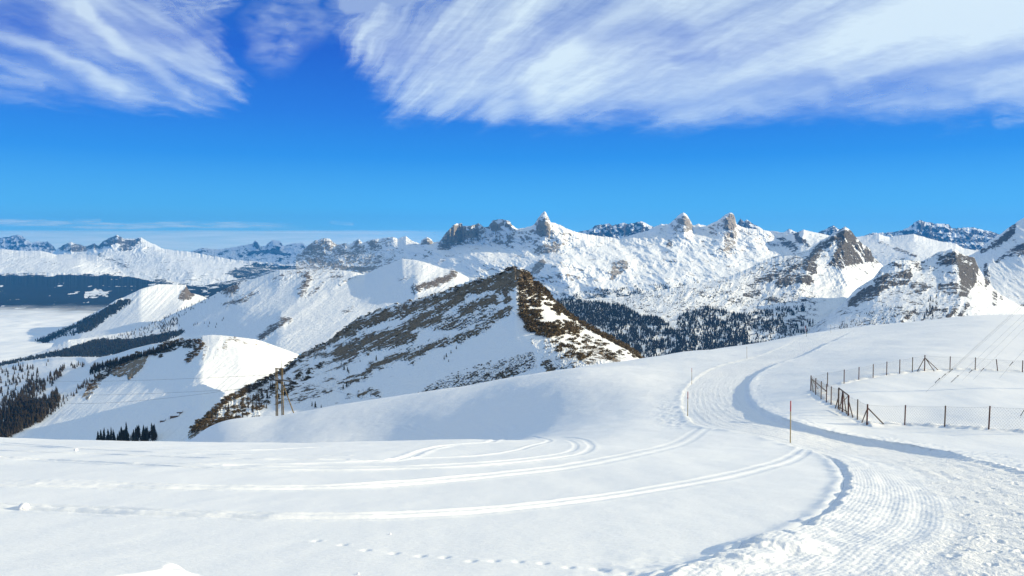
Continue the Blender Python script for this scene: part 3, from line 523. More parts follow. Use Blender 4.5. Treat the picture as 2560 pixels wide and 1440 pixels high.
LE = [(2130,821),(2080,829),(2040,834),(2010,840),(1985,849),(1960,864),(1930,880),(1880,893),(1820,907),(1770,925),(1735,945),(1712,968),(1700,990),(1697,1010),(1705,1035),(1722,1053),(1750,1066),(1800,1075),(1870,1086),(1930,1098),(1980,1112),(2020,1125),(2070,1142),(2100,1165),(2115,1195),(2112,1225),(2092,1255),(2060,1285),(2030,1310),(1985,1335),(1900,1357),(1860,1385),(1790,1412),(1700,1432),(1640,1470)]
RE = [(2150,820),(2120,835),(2085,850),(2050,870),(2020,883),(1975,900),(1925,914),(1890,932),(1868,950),(1860,968),(1865,985),(1880,1005),(1905,1025),(1950,1045),(2000,1060),(2060,1075),(2130,1090),(2200,1102),(2300,1115),(2380,1132),(2450,1150),(2520,1167),(2640,1205)]
PL = wline(LE, 6, 40); PR = wline(RE, 8, 25); PL += [(PL[-1][0]-2.5, PL[-1][1]-3)]
Zbase = Zg.copy()
dl, sl, S1 = stamp(PL, 9.0); dr, sr, _ = stamp(PR, 9.0)
wob = .35*fbm(Xg/1.3, Yg/1.3, 3, 211)*sst(60, 20, Yg)+.3*fbm(Xg/3.5, Yg/5, 3, 213)*sst(30, 60, Yg)
polyc = [p for p in PL[::3]]+[PL[-1]]+[(16, PL[-1][1]-2), (22, 20)]+[p for p in PR[::-3]]
ins = inpoly(Xg, Yg, polyc)
L = np.where(ins, dl, -dl)+wob*.6; Rr = np.where(ins, dr, -dr)+wob*.6
L = np.clip(L, -9, 9); Rr = np.clip(Rr, -9, 9); near = sst(46, 30, Yg)
inm = sst(-.12, .14, L)*sst(-.12, .14, Rr); tt = np.clip(L/(np.abs(L)+np.abs(Rr)+1e-3), 0, 1); tt[~ins] = 0
far = sst(190, 120, Yg)
lump = 1+.4*fbm(Xg/1.1, Yg/1.1, 3, 215)
# raised groomed edge on the left, cut bank on the right
Zg += near*.14*sst(-.05, .28, L)*np.exp(-np.clip(L, 0, 9)/4.5)*lump*ins.astype(float)
Zg += near*.05*np.exp(-((L+.15)/.22)**2)*lump
Zg += (1-near)*.11*np.exp(-((L+.25)/.45)**2)*np.clip(.35+1.5*fbm(S1/2.5, L/3, 3, 216), .05, 1.3)*sst(200, 150, Yg)
cut = (.24*(1-near)+.07*near)*np.where(Yg > 120, sst(240, 120, Yg), 1)
Zg -= .10*(1-near)*inm*sst(260, 180, Yg)
Zg -= cut*np.clip(tt*1.3, 0, 1)**1.2*sst(-.02, .55, Rr)*ins
Zg += cut*.14*np.exp(-((Rr+.4)/.5)**2)*lump
Zg += ins*inm*(.014*fbm(Xg/.16, Yg/.16, 3, 217)+.035*fbm(Xg/.6, Yg/.9, 3, 219)*sst(1.5, 4, L))*sst(150, 60, Yg)
Zg += ins*inm*.011*np.sin(2*math.pi*np.clip(dl, 0, 8)/.62)*np.clip(.5+1.5*fbm(S1/6, dl/1.5, 3, 218), 0, 1.2)*sst(.3, .8, L)*sst(8, 6, dl)*sst(160, 90, Yg)
# churned snow on the left shoulder of the bend
Zg += .10*fbm(Xg/.8, Yg/.8, 4, 221)*np.exp(-((L+1.8)/1.6)**2)*sst(62, 70, Yg)*sst(105, 90, Yg)
# snow lumps pushed over the lower left edge
for (px, py, r, h) in [(1905,1362,.75,.16),(1960,1350,.7,.12),(2010,1330,.5,.10),(1850,1392,.55,.13),(1790,1412,.55,.10),(1720,1430,.5,.10),(2040,1300,.4,.08),(1940,1385,.7,.08)]:
    x, y = ground_pt(px, py); d2 = np.hypot(Xg-x, (Yg-y)*1.1)/r+.25*fbm(Xg*2.2, Yg*2.2, 3, 230); Zg += .5*h*sst(1.15, .75, d2)*(.8+.2*np.cos(np.clip(d2, 0, 1)*1.5))
# ski and vehicle tracks
TRK = Zg.copy()
def track(pts, w=.30, depth=.07, berm=.05, two=0, step=8, fade=None):
    P = wline(pts, step); d, s, S = stamp(P, max(w*4, two*2+1)); 
    m = d < 50; dd = (d*s)[m]; n = .85+.45*fbm(Xg[m]/.32, Yg[m]/.32, 2, 234)*sst(60, 45, Yg[m])+.35*fbm(Xg[m]/.9, Yg[m]/.7, 3, 233)
    z = 0; depth *= .33; berm *= .25
    w = w*1.25
    for off in ([-two/2, two/2] if two else [0]):
        e = dd-off; z = z-depth*np.exp(-(e/(w*.5))**4)+berm*n*(np.exp(-((e-w*.9)/(w*.42))**2)+.75*np.exp(-((e+w*.9)/(w*.42))**2))
    if fade: z = z*sst(0, fade, S[m])*sst(0, fade, S.max()-S[m])
    Zg[m] += z*(.55+1.6*sst(8, -12, Xg[m]))
track([(1760,1068),(1745,1080),(1728,1092),(1700,1107),(1640,1124),(1575,1138),(1414,1168),(1293,1182),(1092,1202),(970,1211),(850,1217),(504,1219),(269,1214),(0,1211),(-180,1209)], .34, .09, .06, .9)
track([(2016,1124),(1996,1136),(1979,1146),(1901,1170),(1801,1194),(1700,1212),(1535,1239),(1333,1264),(1132,1281),(971,1288),(850,1291),(537,1287),(269,1277),(0,1267),(-180,1262)], .26, .09, .06, .62)
track([(1400,1093),(1440,1096),(1472,1104),(1484,1114),(1478,1124),(1454,1134),(1400,1144),(1333,1152),(1230,1162),(1132,1168),(1000,1173),(850,1176),(571,1172),(336,1162),(134,1152),(0,1144),(-180,1138)], .3, .10, .07, .0)
track([(1418,1101),(1434,1104),(1446,1112),(1438,1124),(1400,1134),(1333,1144),(1132,1160),(1000,1166),(850,1168),(571,1165)], .26, .08, .05)
track([(1330,1092),(1378,1102),(1340,1112),(1293,1126),(1212,1138),(1051,1146),(850,1157),(571,1162),(370,1159),(0,1143)], .3, .08, .07)
track([(1262,1092),(1249,1100),(1180,1108),(1092,1118),(1055,1128),(1043,1134),(999,1148),(900,1155)], .35, .06, .10)
track([(-180,1122),(0,1127),(235,1135),(504,1145),(700,1149),(860,1149)], .28, .07, .06)
track([(-180,1108),(0,1112),(134,1119),(336,1129),(571,1137),(860,1139)], .25, .06, .05)
track([(0,1106),(202,1120),(400,1124),(620,1126),(800,1118)], .25, .05, .04)
track([(-180,1205),(0,1203),(120,1206),(269,1207),(400,1206)], .4, .04, .07, fade=3)
track([(1030,1062),(1050,1070),(1075,1082),(1110,1092)], .5, .10, .10, fade=2)
track([(1005,1065),(1040,1076),(1080,1090)], .5, .09, .08, fade=2)
track([(1255,1081),(1285,1078),(1293,1068),(1270,1064)], .5, .10, .10, fade=1)
track([(1180,1060),(1235,1064),(1255,1076)], .5, .08, .08, fade=2)
# paw prints
FP = [(790,1352),(856,1362),(914,1375),(985,1383),(1051,1390),(1112,1393),(1178,1402),(1235,1402),(1295,1404),(1358,1408),(1422,1418),(1492,1422),(1510,1426),(1567,1432),(1591,1434)]
for px, py in FP:
    x, y = ground_pt(px, py); e = ((Xg-x)/.075)**2+((Yg-y)/.10)**2; e2 = ((Xg-x-.11)/.06)**2+((Yg-y)/.07)**2
    Zg += -.022*np.exp(-e*1.4)+.006*np.exp(-e2*1.4)
def clump_noise(cx, cy, r, h, s):
    x, y = ground_pt(cx, cy); w = np.exp(-(((Xg-x)**2+(Yg-y)**2)/r**2)); return w*h*fbm(Xg/.5, Yg/.5, 3, s)
for a in [(1680,1420,1.0,.05,241),(1640,1432,.8,.06,242),(1700,1410,1.0,.04,243)]: Zg += clump_noise(*a)*.6
Zg += np.where(np.abs(Rr+.5) < 1.2, .05*fbm(Xg/.45, Yg/.45, 3, 245), 0)
# boot prints trodden into the groomed path
for _ in range(520):
    y = 9+26*rng.random()**1.2; k = rng.uniform(.12, .66); x = k*y; i = int(np.searchsorted(DG, y)); j = int((k-K[0])/(K[1]-K[0]))
    if not (0 < j < NU-1) or not ins[i, j] or L[i, j] < 2.3: continue
    r = rng.uniform(.05, .10); i0, i1 = np.searchsorted(DG, [y-.45, y+.45]); dj = int(.45/y/(K[1]-K[0]))+1; q = np.s_[i0:i1, max(j-dj, 0):j+dj]
    a = rng.uniform(-.5, .5)+1.2; u = (Xg[q]-x)*math.cos(a)+(Yg[q]-y)*math.sin(a); v = -(Xg[q]-x)*math.sin(a)+(Yg[q]-y)*math.cos(a)
    e = (u/(r*1.5))**2+(v/(r*.75))**2; Zg[q] += rng.uniform(.3, 1)*(-.024*np.exp(-e**1.5)+.012*np.exp(-(np.sqrt(e)-1.5)**2*5))
# drifts along the fence
for fp in ([(2027,977),(2039,987),(2066,1006),(2096,1024),(2120,1040),(2167,1062)], [(2167,1062),(2261,1062),(2361,1067),(2471,1073),(2608,1084)], [(2068,966),(2110,959),(2147,950),(2216,938),(2280,930),(2311,927)], [(2311,927),(2375,924),(2438,924.5),(2495,927),(2600,931)]):
    d, s, S = stamp(wline(fp, 12), 2.5); m = d < 2.5; dd = (d*s)[m]; Zg[m] += .16*np.clip(.6+1.6*fbm(S[m]/1.3, dd/2, 3, 261), 0, 1.5)*np.exp(-((dd-.35)/.55)**2)-.07*np.exp(-((dd+.25)/.3)**2)*np.clip(.5+2*fbm(S[m]/.9, dd, 2, 262), 0, 1.4)
# foreground drift at the bottom left corner
x, y = ground_pt(200, 1436); Zg += .16*sst(1.2, .9, np.hypot((Xg-x)/1.35, (Yg-y+.35)/.75)+.12*fbm(Xg*2, Yg*2, 2, 247))

t = NT('near_snow'); P = t.pos(); pm = t.attr('path'); gm = t.attr('groom'); gd = t.attr('gdist')
fine = t.noise(P, 9, 5, .65); mid = t.noise(P, 1.3, 4, .55); grit = t.noise(P, 26, 3, .6)
wind = t.noise(t.pos((.35, 1.6, 1), (0,0,.5)), 1.6, 5, .6, .4); farm = t.attr('far')
vor = t.add('ShaderNodeTexVoronoi'); t.L(P, vor.inputs['Vector']); vor.inputs['Scale'].default_value = 2.6; vor.inputs['Randomness'].default_value = 1
dent = t.math('MULTIPLY', t.ramp(vor.outputs['Distance'], .0, .22), .022)
cord = t.math('MULTIPLY', t.math('MULTIPLY', t.math('SINE', t.math('MULTIPLY', gd, 2*math.pi/.085)), .0016), gm)
crust = t.noise(t.pos((.5, 1.5, 1), (0,0,.35)), 7, 5, .7, .3)
h = t.math('ADD', t.math('MULTIPLY', fine, .006), t.math('ADD', t.math('MULTIPLY', mid, .006), t.math('MULTIPLY', crust, .018)))
rp = t.math('MULTIPLY', t.math('SUBTRACT', 1.0, t.math('MULTIPLY', gm, .75)), pm)
h = t.math('ADD', h, t.math('MULTIPLY', rp, t.math('ADD', t.math('ADD', t.math('MULTIPLY', grit, .034), t.math('MULTIPLY', fine, .040)), t.math('ADD', dent, t.math('MULTIPLY', t.math('MULTIPLY', t.noise(P, 3.2, 3, .6), .16), t.attr('mid'))))))
h = t.math('ADD', h, t.math('ADD', cord, t.math('MULTIPLY', farm, t.math('MULTIPLY', wind, .16))))
t.L(t.bump(h, 1.0, .9), t.b.inputs['Normal'])
t.b.inputs['Base Color'].default_value = (.87,.88,.90,1); t.b.inputs['Roughness'].default_value = .55; t.b.inputs['Specular IOR Level'].default_value = .2
pathm = (ins*inm).astype(np.float32); groomm = pathm*sst(.12, .3, L)*sst(2.8, 1.6, L+.9*fbm(Xg/2, Yg/2, 2, 251))*sst(44, 34, Yg)
groomm = np.maximum(groomm, pathm*.5*sst(.1, .3, L)*sst(1.6, 1.0, L)*sst(40, 50, Yg)*sst(100, 70, Yg))
# the same field carried on sideways and behind the viewer, in coarser steps
wk = np.array([.02,.06,.14,.3,.6,1.2,2.6,6.0]); nw = len(wk)
def wide(A, z=False):
    l = np.repeat(A[:,:1], nw, 1); r = np.repeat(A[:,-1:], nw, 1)
    if z: l = l-(wk[::-1]*Yg[:,:1])*.04*sst(40, 90, Yg[:,:1]); r = r+(wk*Yg[:,:1])*.02
    return np.hstack([l, A, r])
KW = np.r_[K[0]-wk[::-1], K, K[-1]+wk]; XW = KW[None,:]*DG[:,None]; YW = np.repeat(DG[:,None], len(KW), 1); ZW = wide(Zg, True)
yb = np.array([-90, -30, -8, 0, 4.]); f_ = np.array([4, 2.2, 1.4, 1.1, 1.0])
XB = XW[:1]*f_[:,None]; YB = np.repeat(yb[:,None], len(KW), 1); ZB = ZW[:1]+.205*(DG[0]-yb)[:,None]
XW = np.vstack([XB, XW]); YW = np.vstack([YB, YW]); ZW = np.vstack([ZB, ZW]); ex = lambda A: np.vstack([np.repeat(wide(A)[:1], 5, 0), wide(A)])[::-1]
g = mesh_grid('snow_ground', XW[::-1], YW[::-1], ZW[::-1], t.m, {'path': ex(pathm), 'groom': ex(groomm), 'gdist': ex(np.clip(dl, 0, 9)), 'mid': ex(sst(45, 110, Yg)), 'far': ex(sst(66, 110, Yg)*(1-pathm))})
tag(g, kind='structure')

# ------------------------------------------------------------------ valley fog, haze, clouds
t = NT('fog'); t.b.inputs['Base Color'].default_value = (.86,.87,.90,1); t.b.inputs['Roughness'].default_value = 1; t.b.inputs['Specular IOR Level'].default_value = 0
tr = t.add('ShaderNodeBsdfTransparent'); mx = t.add('ShaderNodeMixShader'); t.L(t.attr('dens'), mx.inputs[0]); t.L(tr.outputs[0], mx.inputs[1]); t.L(t.b.outputs[0], mx.inputs[2]); t.L(mx.outputs[0], t.out.inputs[0])
fx = np.linspace(-9500, -1500, 420); fy = np.linspace(2600, 13000, 420); FX, FY = np.meshgrid(fx, fy)
fz = -676+40*fbm(FX/1300, FY/900, 5, 301)+10*fbm(FX/260, FY/200, 4, 303)-55*sst(9600, 10800, FY)
fd = np.clip(sst(9700, 7900, FY+900*fbm(FX/700, FY/900, 5, 305)), 0, 1)*np.clip(.97+.12*fbm(FX/300, FY/300, 3, 307), 0, 1)
tag(mesh_grid('valley_fog', FX[::-1], FY[::-1], fz[::-1], t.m, {'dens': fd[::-1]}), kind='stuff')
def fog_wisp(px0, px1, py, D, h, s):
    n = 120; u = np.linspace(px0, px1, n); v = np.linspace(0, 1, 40); U, V = np.meshgrid(u, v)
    e = np.sin(np.pi*(U-px0)/(px1-px0))
    PYv = py-h*e*(1-V)*(1+.6*fbm(U/40, V*2, 3, s)); X, Y, Z = unproj(U, PYv+h*.1, D-V*500)
    return X, Y, Z, np.clip(e*sst(0, .5, V)*(.8+.8*fbm(U/30, V*3, 3, s+1)), 0, .9)
cm = bpy.data.materials.new('cloud'); cm.use_nodes = True; n_ = cm.node_tree.nodes; n_.clear(); l_ = cm.node_tree.links
o_ = n_.new('ShaderNodeOutputMaterial'); m1 = n_.new('ShaderNodeMixShader'); tr = n_.new('ShaderNodeBsdfTransparent'); tl = n_.new('ShaderNodeBsdfTranslucent'); df = n_.new('ShaderNodeBsdfDiffuse')
m2 = n_.new('ShaderNodeMixShader'); at_ = n_.new('ShaderNodeAttribute'); at_.attribute_name = 'dens'
tl.inputs[0].default_value = (.87,.955,1,1); df.inputs[0].default_value = (.9,.9,.9,1); m2.inputs[0].default_value = .12
l_.new(tl.outputs[0], m2.inputs[1]); l_.new(df.outputs[0], m2.inputs[2]); l_.new(at_.outputs['Fac'], m1.inputs[0]); l_.new(tr.outputs[0], m1.inputs[1]); l_.new(m2.outputs[0], m1.inputs[2]); l_.new(m1.outputs[0], o_.inputs[0])
cpx = np.linspace(-200, 2760, 1150); cpy = np.concatenate([np.linspace(-90, 345, 330), np.linspace(347, 535, 20), np.linspace(537, 650, 90)])
CX, CY = np.meshgrid(cpx, cpy)
el = ((720-cpy)/F*CT-ST)/(CT+(720-cpy)/F*ST)
CD = np.where(el > .045, 7000/np.maximum(el, .045), 155000+(0.045-el)*2.2e6)
wx = CX+26*fbm(CX/130, CY/70, 4, 311); wy = CY+13*fbm(CX/130, CY/70, 4, 313)
def radial(cx, cy, fa, fr, s, o=5):
    a = np.arctan2(wy-cy, wx-cx); r = np.hypot(wx-cx, wy-cy); return fbm(a*fa, np.log(r)*fr, o, s, .55)
rt = poly(CX+30*fbm(CX/90, CY/40, 4, 321), CY+22*fbm(CX/120, CY/50, 4, 323), [(850,70),(930,25),(1100,-20),(1250,-140),(2900,-140),(2900,225),(2560,262),(2400,285),(2260,296),(2150,285),(2000,292),(1850,302),(1700,304),(1560,288),(1340,296),(1310,280),(1230,288),(1100,280),(1000,272),(965,240),(950,200),(890,140)], 80)
s1 = radial(560, 700, 6.5, 1.0, 331, 4); s2 = radial(560, 700, 26, 2.6, 333); fineh = fbm(wx/60, wy/12, 5, 335, .6)
s5 = radial(560, 700, 80, 7, 337)
dR = sst(.0, 1.25, rt*1.4-.14+.5*s2*(1.1-rt)+.5*s1*(1.1-rt)+.25*fineh*(1-rt))*sst(0, .45, rt)*np.clip(.70+.75*s1+.26*s2+.13*fineh+.14*s5+.25*sst(1500, 2200, CX)*sst(220, 60, CY), 0, 1)
for p, w, a in [([(2200,205),(2330,180),(2450,160),(2560,142),(2700,125)],20,.55),([(2080,240),(2180,228),(2320,226),(2420,232)],22,.55),([(1560,290),(1700,262),(1850,232),(2060,195)],26,.55),([(1230,210),(1280,170),(1300,120)],34,.15),([(1300,250),(1290,290)],30,.45),([(1480,90),(1600,70),(1700,75)],30,.5),([(1700,150),(1780,140)],16,.4),([(1400,60),(1480,15),(1600,0)],40,.35),([(1000,120),(960,60),(1020,30)],40,.3),([(1900,255),(1990,255)],16,.3)]:
    dR *= 1-.75*a*(1-sst(0, w*1.9, segd(wx, wy, p)))
lf = poly(CX+34*fbm(CX/80, CY/40, 4, 325), CY+16*fbm(CX/110, CY/50, 4, 327), [(-300,-150),(330,-150),(420,-20),(520,20),(545,120),(600,200),(590,245),(500,262),(380,262),(240,252),(100,246),(-300,232)], 75)
s3 = radial(980, 430, 7, 1.2, 341, 4); s4 = radial(980, 430, 28, 3, 343)
dL = sst(.0, 1.25, lf*1.4-.14+.5*s4*(1.1-lf)+.5*s3*(1.1-lf)+.25*fineh*(1-lf))*sst(0, .45, lf)*np.clip(.50+.95*s3+.20*s4+.12*fineh, 0, 1)
for p, w, a in [([(0,110),(120,160),(200,205),(215,225)],24,.75),([(250,40),(330,75),(450,100),(520,60)],26,.6),([(330,150),(400,190),(440,225)],22,.4),([(-50,30),(60,30)],40,.5),([(120,10),(80,80)],30,.35)]:
    dL *= 1-.75*a*(1-sst(0, w*1.8, segd(wx, wy, p)))
for p, w, a in [([(-40,85),(110,120),(230,180),(300,222)],26,.35),([(200,20),(300,110),(400,180),(460,230)],30,.4),([(-40,190),(100,215)],22,.3)]: dL = np.clip(dL+a*lf*(1-sst(0, w, segd(wx, wy, p))), 0, 1)
mw = np.clip(stroke(wx, wy, [(840,-20),(800,20),(740,50),(680,70),(690,110)], 95)*(.45+.8*fbm(wx/60, wy/26, 5, 351)), 0, 1)*.32
mw = np.maximum(mw, .38*stroke(wx, wy, [(330,20),(450,15),(560,-10)], 60)*np.clip(.6+fineh, 0, 1))
mw = np.maximum(mw, .35*stroke(wx, wy, [(860,10),(960,0),(1100,-30)], 40)); mw = mw*1.0
hz1 = np.clip(.55+1.1*fbm(CX/110, CY/9, 4, 368), .12, 1.2)*(.68*stroke(CX+14*fbm(CX/60, CY/6, 3, 361), CY+3.5*fbm(CX/50, CY/8, 4, 363), [(-200,552),(100,558),(250,565),(330,566),(450,562),(600,563),(760,568)], 11)*sst(790, 560, CX)+.35*stroke(CX, CY+3*fbm(CX/30,CY/6,3,365), [(185,551),(250,551)], 5)+.25*stroke(CX, CY, [(830,556),(880,560)], 6))
hz2 = .72*sst(573, 581, CY+2*fbm(CX/120, CY/9, 3, 367))*sst(1230, 900, CX)*(.75+.35*fbm(CX/150, CY/9, 3, 369))+.25*sst(572, 620, CY)*sst(2300, 1000, CX)
hz2 += .22*stroke(CX, CY, [(2500,300),(2560,292),(2700,290)], 30)*(.6+fineh)
dens = np.clip(np.maximum.reduce([dR*.88, dL*.74, mw, hz1, np.clip(hz2, 0, 1)])+.55*stroke(CX, CY, [(1890,278.5),(1922,286)], 2.2)*0, 0, .96)
X, Y, Z = unproj(CX, CY, CD[:,None])
tag(mesh_grid('cirrus_clouds', X, Y, Z, cm, {'dens': dens}), kind='stuff')

HZ = bpy.data.materials.new('haze_air'); HZ.use_nodes = True; n_ = HZ.node_tree.nodes; n_.remove(n_['Principled BSDF'])
vol = n_.new('ShaderNodeVolumePrincipled'); vol.inputs['Color'].default_value = (.06,.40,1.0,1); vol.inputs['Density'].default_value = HAZE; vol.inputs['Anisotropy'].default_value = 0
HZ.node_tree.links.new(vol.outputs[0], n_['Material Output'].inputs['Volume'])
if HAZE > 0:
    x0, x1, y0, y1, z0, z1 = -24000, 24000, -400, 30000, -3600, 1150
    V = [(x0,y0,z0),(x1,y0,z0),(x1,y1,z0),(x0,y1,z0),(x0,y0,z1),(x1,y0,z1),(x1,y1,z1),(x0,y1,z1)]
    tag(obj_py('haze', V, [(3,2,1,0),(4,5,6,7),(0,1,5,4),(1,2,6,5),(2,3,7,6),(3,0,4,7)], HZ), kind='stuff')
# ------------------------------------------------------------------ things on the snow
m_wood = mat_simple('post_wood', (.075,.05,.04), .8, (.16,.11,.085), 14, .01, (1,1,.15))
m_rust = mat_simple('post_paint', (.13,.035,.03), .6, (.05,.03,.028), 20, .004, (1,1,.2))
m_wire = mat_simple('wire_metal', (.22,.23,.24), .45)
m_yel = mat_simple('pole_wood', (.46,.36,.20), .7, (.32,.24,.13), 20, .003, (1,1,.2))
m_red = mat_simple('pole_red', (.52,.03,.025), .5, (.36,.02,.02), 12, 0)
m_log = mat_simple('mast_wood', (.25,.19,.10), .8, (.12,.085,.045), 5, .02, (1,1,.12))
m_iron = mat_simple('dark_iron', (.05,.045,.04), .5)
m_snowb = mat_simple('snow_lump', (.86,.87,.89), .7, (.82,.83,.87), 9, .03)
m_wall = mat_simple('hut_wood', (.12,.06,.03), .85, (.22,.12,.06), .8, .05)
def gp(px, py):
    x, y = ground_pt(px, py); return np.array([x, y, gz(x, y)])
def part(name, segs, mat, parent, n=8):
    """tubes [(points, radius)] as one part; coordinates relative to the parent's location"""
    V, Fc = [], []; o = np.array(parent.location) if parent else np.zeros(3)
    for P, r in segs: tube(V, Fc, [np.array(p)-o for p in P], r, n)
    return obj_py(name, V, Fc, mat, parent, True)

# chain-link fence
posts = [(2620,932,905,0),(2556,930,901,0),(2494.8,926.8,898,-.22),(2438,924.4,893.5,0),(2374.9,923.8,890.9,0),(2311.4,926.8,887.5,0),(2280.8,929.5,893,0),(2249,933.8,898.6,0),(2216.6,938,904,0),(2182.7,943.6,910,0),(2147,949.6,917.4,0),(2110,958.7,923.8,0),(2068.5,966.4,931,0),(2027,976.5,938.5,0),
 (2039,986.6,945,0),(2052.7,997.7,953,0),(2066,1005.7,959.7,0),(2077.6,1011.8,965.8,0),(2096,1023.5,969,.0),(2106,1030,977.5,0),(2120.6,1039,988,0),(2143.4,1048.7,998,0),(2167,1061.5,1010,.03),(2261.6,1062,1012.4,.03),(2361.4,1066.5,1014,.03),(2471.5,1073,1014.5,.05),(2608,1084,1018,0)]
fence = empty('wire_fence', tuple(gp(2167,1061.5)), 'chain-link fence on dark posts closing off the snow field right of the groomed path', 'fence')
FPs = []
for i, (px, pb, pt, lean) in enumerate(posts):
    b = gp(px, pb); hgt = (pb-pt)/F*b[1]; t = b+np.array([lean, 0, hgt]); FPs.append((b, t))
    thick = .07 if i in (18, 19, 20) else (.06 if i in (5, 13, 22) else .05)
    part('post', [([b-(0,0,.3), t], thick), ([t, t+(0,0,.02)], [thick*1.15, thick*.5])], m_rust if i % 3 else m_wood, fence)
def brace(i, ptop, foot, r=.04):
    b, t = FPs[i]; a = np.array([float(v) for v in unproj(ptop[0], ptop[1], b[1])]); f = gp(*foot); part('brace', [([a, f-(0,0,.1)], r)], m_wood, fence)
brace(22, (2169.5,1020), (2211,1059), .05); brace(22, (2166.5,1026), (2154,1055), .04); brace(18, (2096,994), (2088,1019), .045); brace(19, (2107,980), (2099,1025), .045); brace(19, (2108,981), (2117,1036), .045)
brace(20, (2121,1000), (2133,1044), .05); brace(13, (2028.5,948), (2034,982), .04); brace(13, (2029,947), (2069.5,979), .055); brace(13, (2031,951), (2047,972), .035)
brace(5, (2311,896), (2292,928.5), .045); brace(5, (2314,896), (2337,928), .045); brace(5, (2314,896), (2347,924.5), .045)
gt = [FPs[18][1], FPs[20][1]]; gb = [FPs[18][0]+(0,0,.25), FPs[20][0]+(0,0,.25)]
part('gate_frame', [(gt, .05), (gb, .035), ([gb[0], gt[1]], .025)], m_wood, fence)
for (a, A), (b, B) in zip(FPs[:-1], FPs[1:]):
    V, Fc = [], []; o = np.array(fence.location); Lw = np.linalg.norm((b-a)[:2])
    sagf = lambda u: .07*4*u*(1-u)*min(Lw/4, 1)
    P = lambda u, v: (a+(b-a)*u)*(1-v)+(A+(B-A)*u)*v-np.array([0,0,sagf(u)*v])-o
    n = 8; tube(V, Fc, [P(i/n, .97) for i in range(n+1)], .006, 3, False); tube(V, Fc, [P(i/n, .04) for i in range(n+1)], .004, 3, False)
    s = .19; H = .5*(A[2]-a[2]+B[2]-b[2]); run = H*.75; k = -int(run/s)-1
    while k*s < Lw:
        for d in (1, -1):
            u0, v0, u1, v1 = k*s, .04, k*s+run, .97
            if u0 < 0: v0 += (v1-v0)*(-u0)/run; u0 = 0
            if u1 > Lw: v1 = v0+(v1-v0)*(Lw-u0)/(u1-u0) if u1 > u0 else v1; u1 = Lw
            if u1 > u0 and v1 > v0:
                if d < 0: u0, u1 = Lw-u0, Lw-u1
                tube(V, Fc, [P(u0/Lw, v0), P((u0+u1)/2/Lw, (v0+v1)/2), P(u1/Lw, v1)], .0032, 3, False)
        k += 1
    obj_py('wire_mesh', V, Fc, m_wire, fence)

# marker poles along the path
for k, (pb, pt, red, lab) in enumerate([((1976,1107),(1975,1000),.25,'tall snow pole with a long red top at the bend nearest the camera'),((1719,1040),(1719,978),.3,'snow pole with a red top standing on the outer left edge of the bend'),
    ((1729.6,961),(1729,919.5),.25,'thin snow pole behind the bend, just above the pole with the reddish top'),((1867.5,896),(1866.5,866.5),0,'plain pale snow pole standing on the far snow left of the path'),
    ((2017,841.5),(2012,815),.5,'leaning reddish snow pole on the skyline of the snow field'),((2077.5,832),(2076,812),0,'faint thin snow pole where the path goes over the crest')]):
    b = gp(*pb); h = (pb[1]-pt[1])/F*b[1]; t = b+np.array([(pt[0]-pb[0])/F*b[1], 0, h]); r = (.040, .034, .03, .03, .045, .025)[k]
    e = empty('snow_pole', tuple(b), lab, 'snow pole', 'marker poles along the groomed path'); m = b+(t-b)*(1-red)
    part('pole', [([b-(0,0,.4), m], [r, r*.92])], m_yel, e)
    if red: part('red_top', [([m, t], [r*1.0, r*.9])], m_red, e)
    else: part('tip', [([t-(0,0,.25), t+(0,0,.02)], [r*1.05, r*.8])], m_log, e)

# timber power mast on the crest
MD = 184.0; zb = gz((699-1280)/F*MD, MD)
def mp(px, py, dy=0): return np.array([float(v) for v in unproj(px, py, MD+dy)])
mast = empty('power_mast', tuple(mp(699,1036)), 'timber power mast of two tall paired poles with a slanting stay', 'power mast')
for nm, xb, xt in (('left', 692.5, 691), ('right', 707, 704.5)):
    yb = 1041 if nm == 'left' else 1038
    for d in (-1.9, 1.9): part('pole', [([mp(xb+d, yb+6), mp(xt+d*.8, 920)], [.14, .11])], m_log, mast)
part('brace', [([mp(708,962), mp(735.5,1036,-2)], [.12,.13])], m_log, mast)
part('crossbar', [([mp(688,922), mp(708,922)], .12)], m_wood, mast)
part('crossbar', [([mp(679,948.5), mp(690,951), mp(708,950), mp(724,953)], [.10,.16,.16,.10])], m_iron, mast)
part('brace', [([mp(692,942), mp(706,958)], .07)], m_wood, mast); part('brace', [([mp(694,968), mp(703,981)], .07)], m_wood, mast)
part('insulator', [([mp(698,923), mp(698,928)], .05)]+[([mp(698,928+k*1.6), mp(698,928.8+k*1.6)], [.17,.12]) for k in range(5)], m_iron, mast)
part('lightning_rod', [([mp(704.5,922), mp(702,893)], [.05,.03])], m_iron, mast)
def wire(P0, P1, sag, r, lab, n=24):
    P = [P0+(P1-P0)*u-np.array([0,0,sag*4*u*(1-u)]) for u in np.linspace(0, 1, n)]; V, Fc = [], []
    tube(V, Fc, P, np.linspace(r[0], r[1], n), 4); tag(obj_py('overhead_wire', V, Fc, m_iron, None, True), lab, 'power line', 'power lines running left from the timber mast')
far = lambda px, py, D: np.array([float(v) for v in unproj(px, py, D)])
wire(mp(698,936), far(60,949,620), 1.5, (.022,.05), 'topmost power line running left from the timber mast')
wire(mp(684,969), far(60,984,620), 1.5, (.022,.05), 'middle power line running left from the timber mast over the snowy slope')
wire(mp(724,953), far(60,995,560), 4.5, (.022,.05), 'lowest power line running left from the timber mast over the snowy slope')
wire(mp(735,948), far(1150,1000,300), 3.0, (.018,.02), 'power line running right from the timber mast in front of the rocky peak')

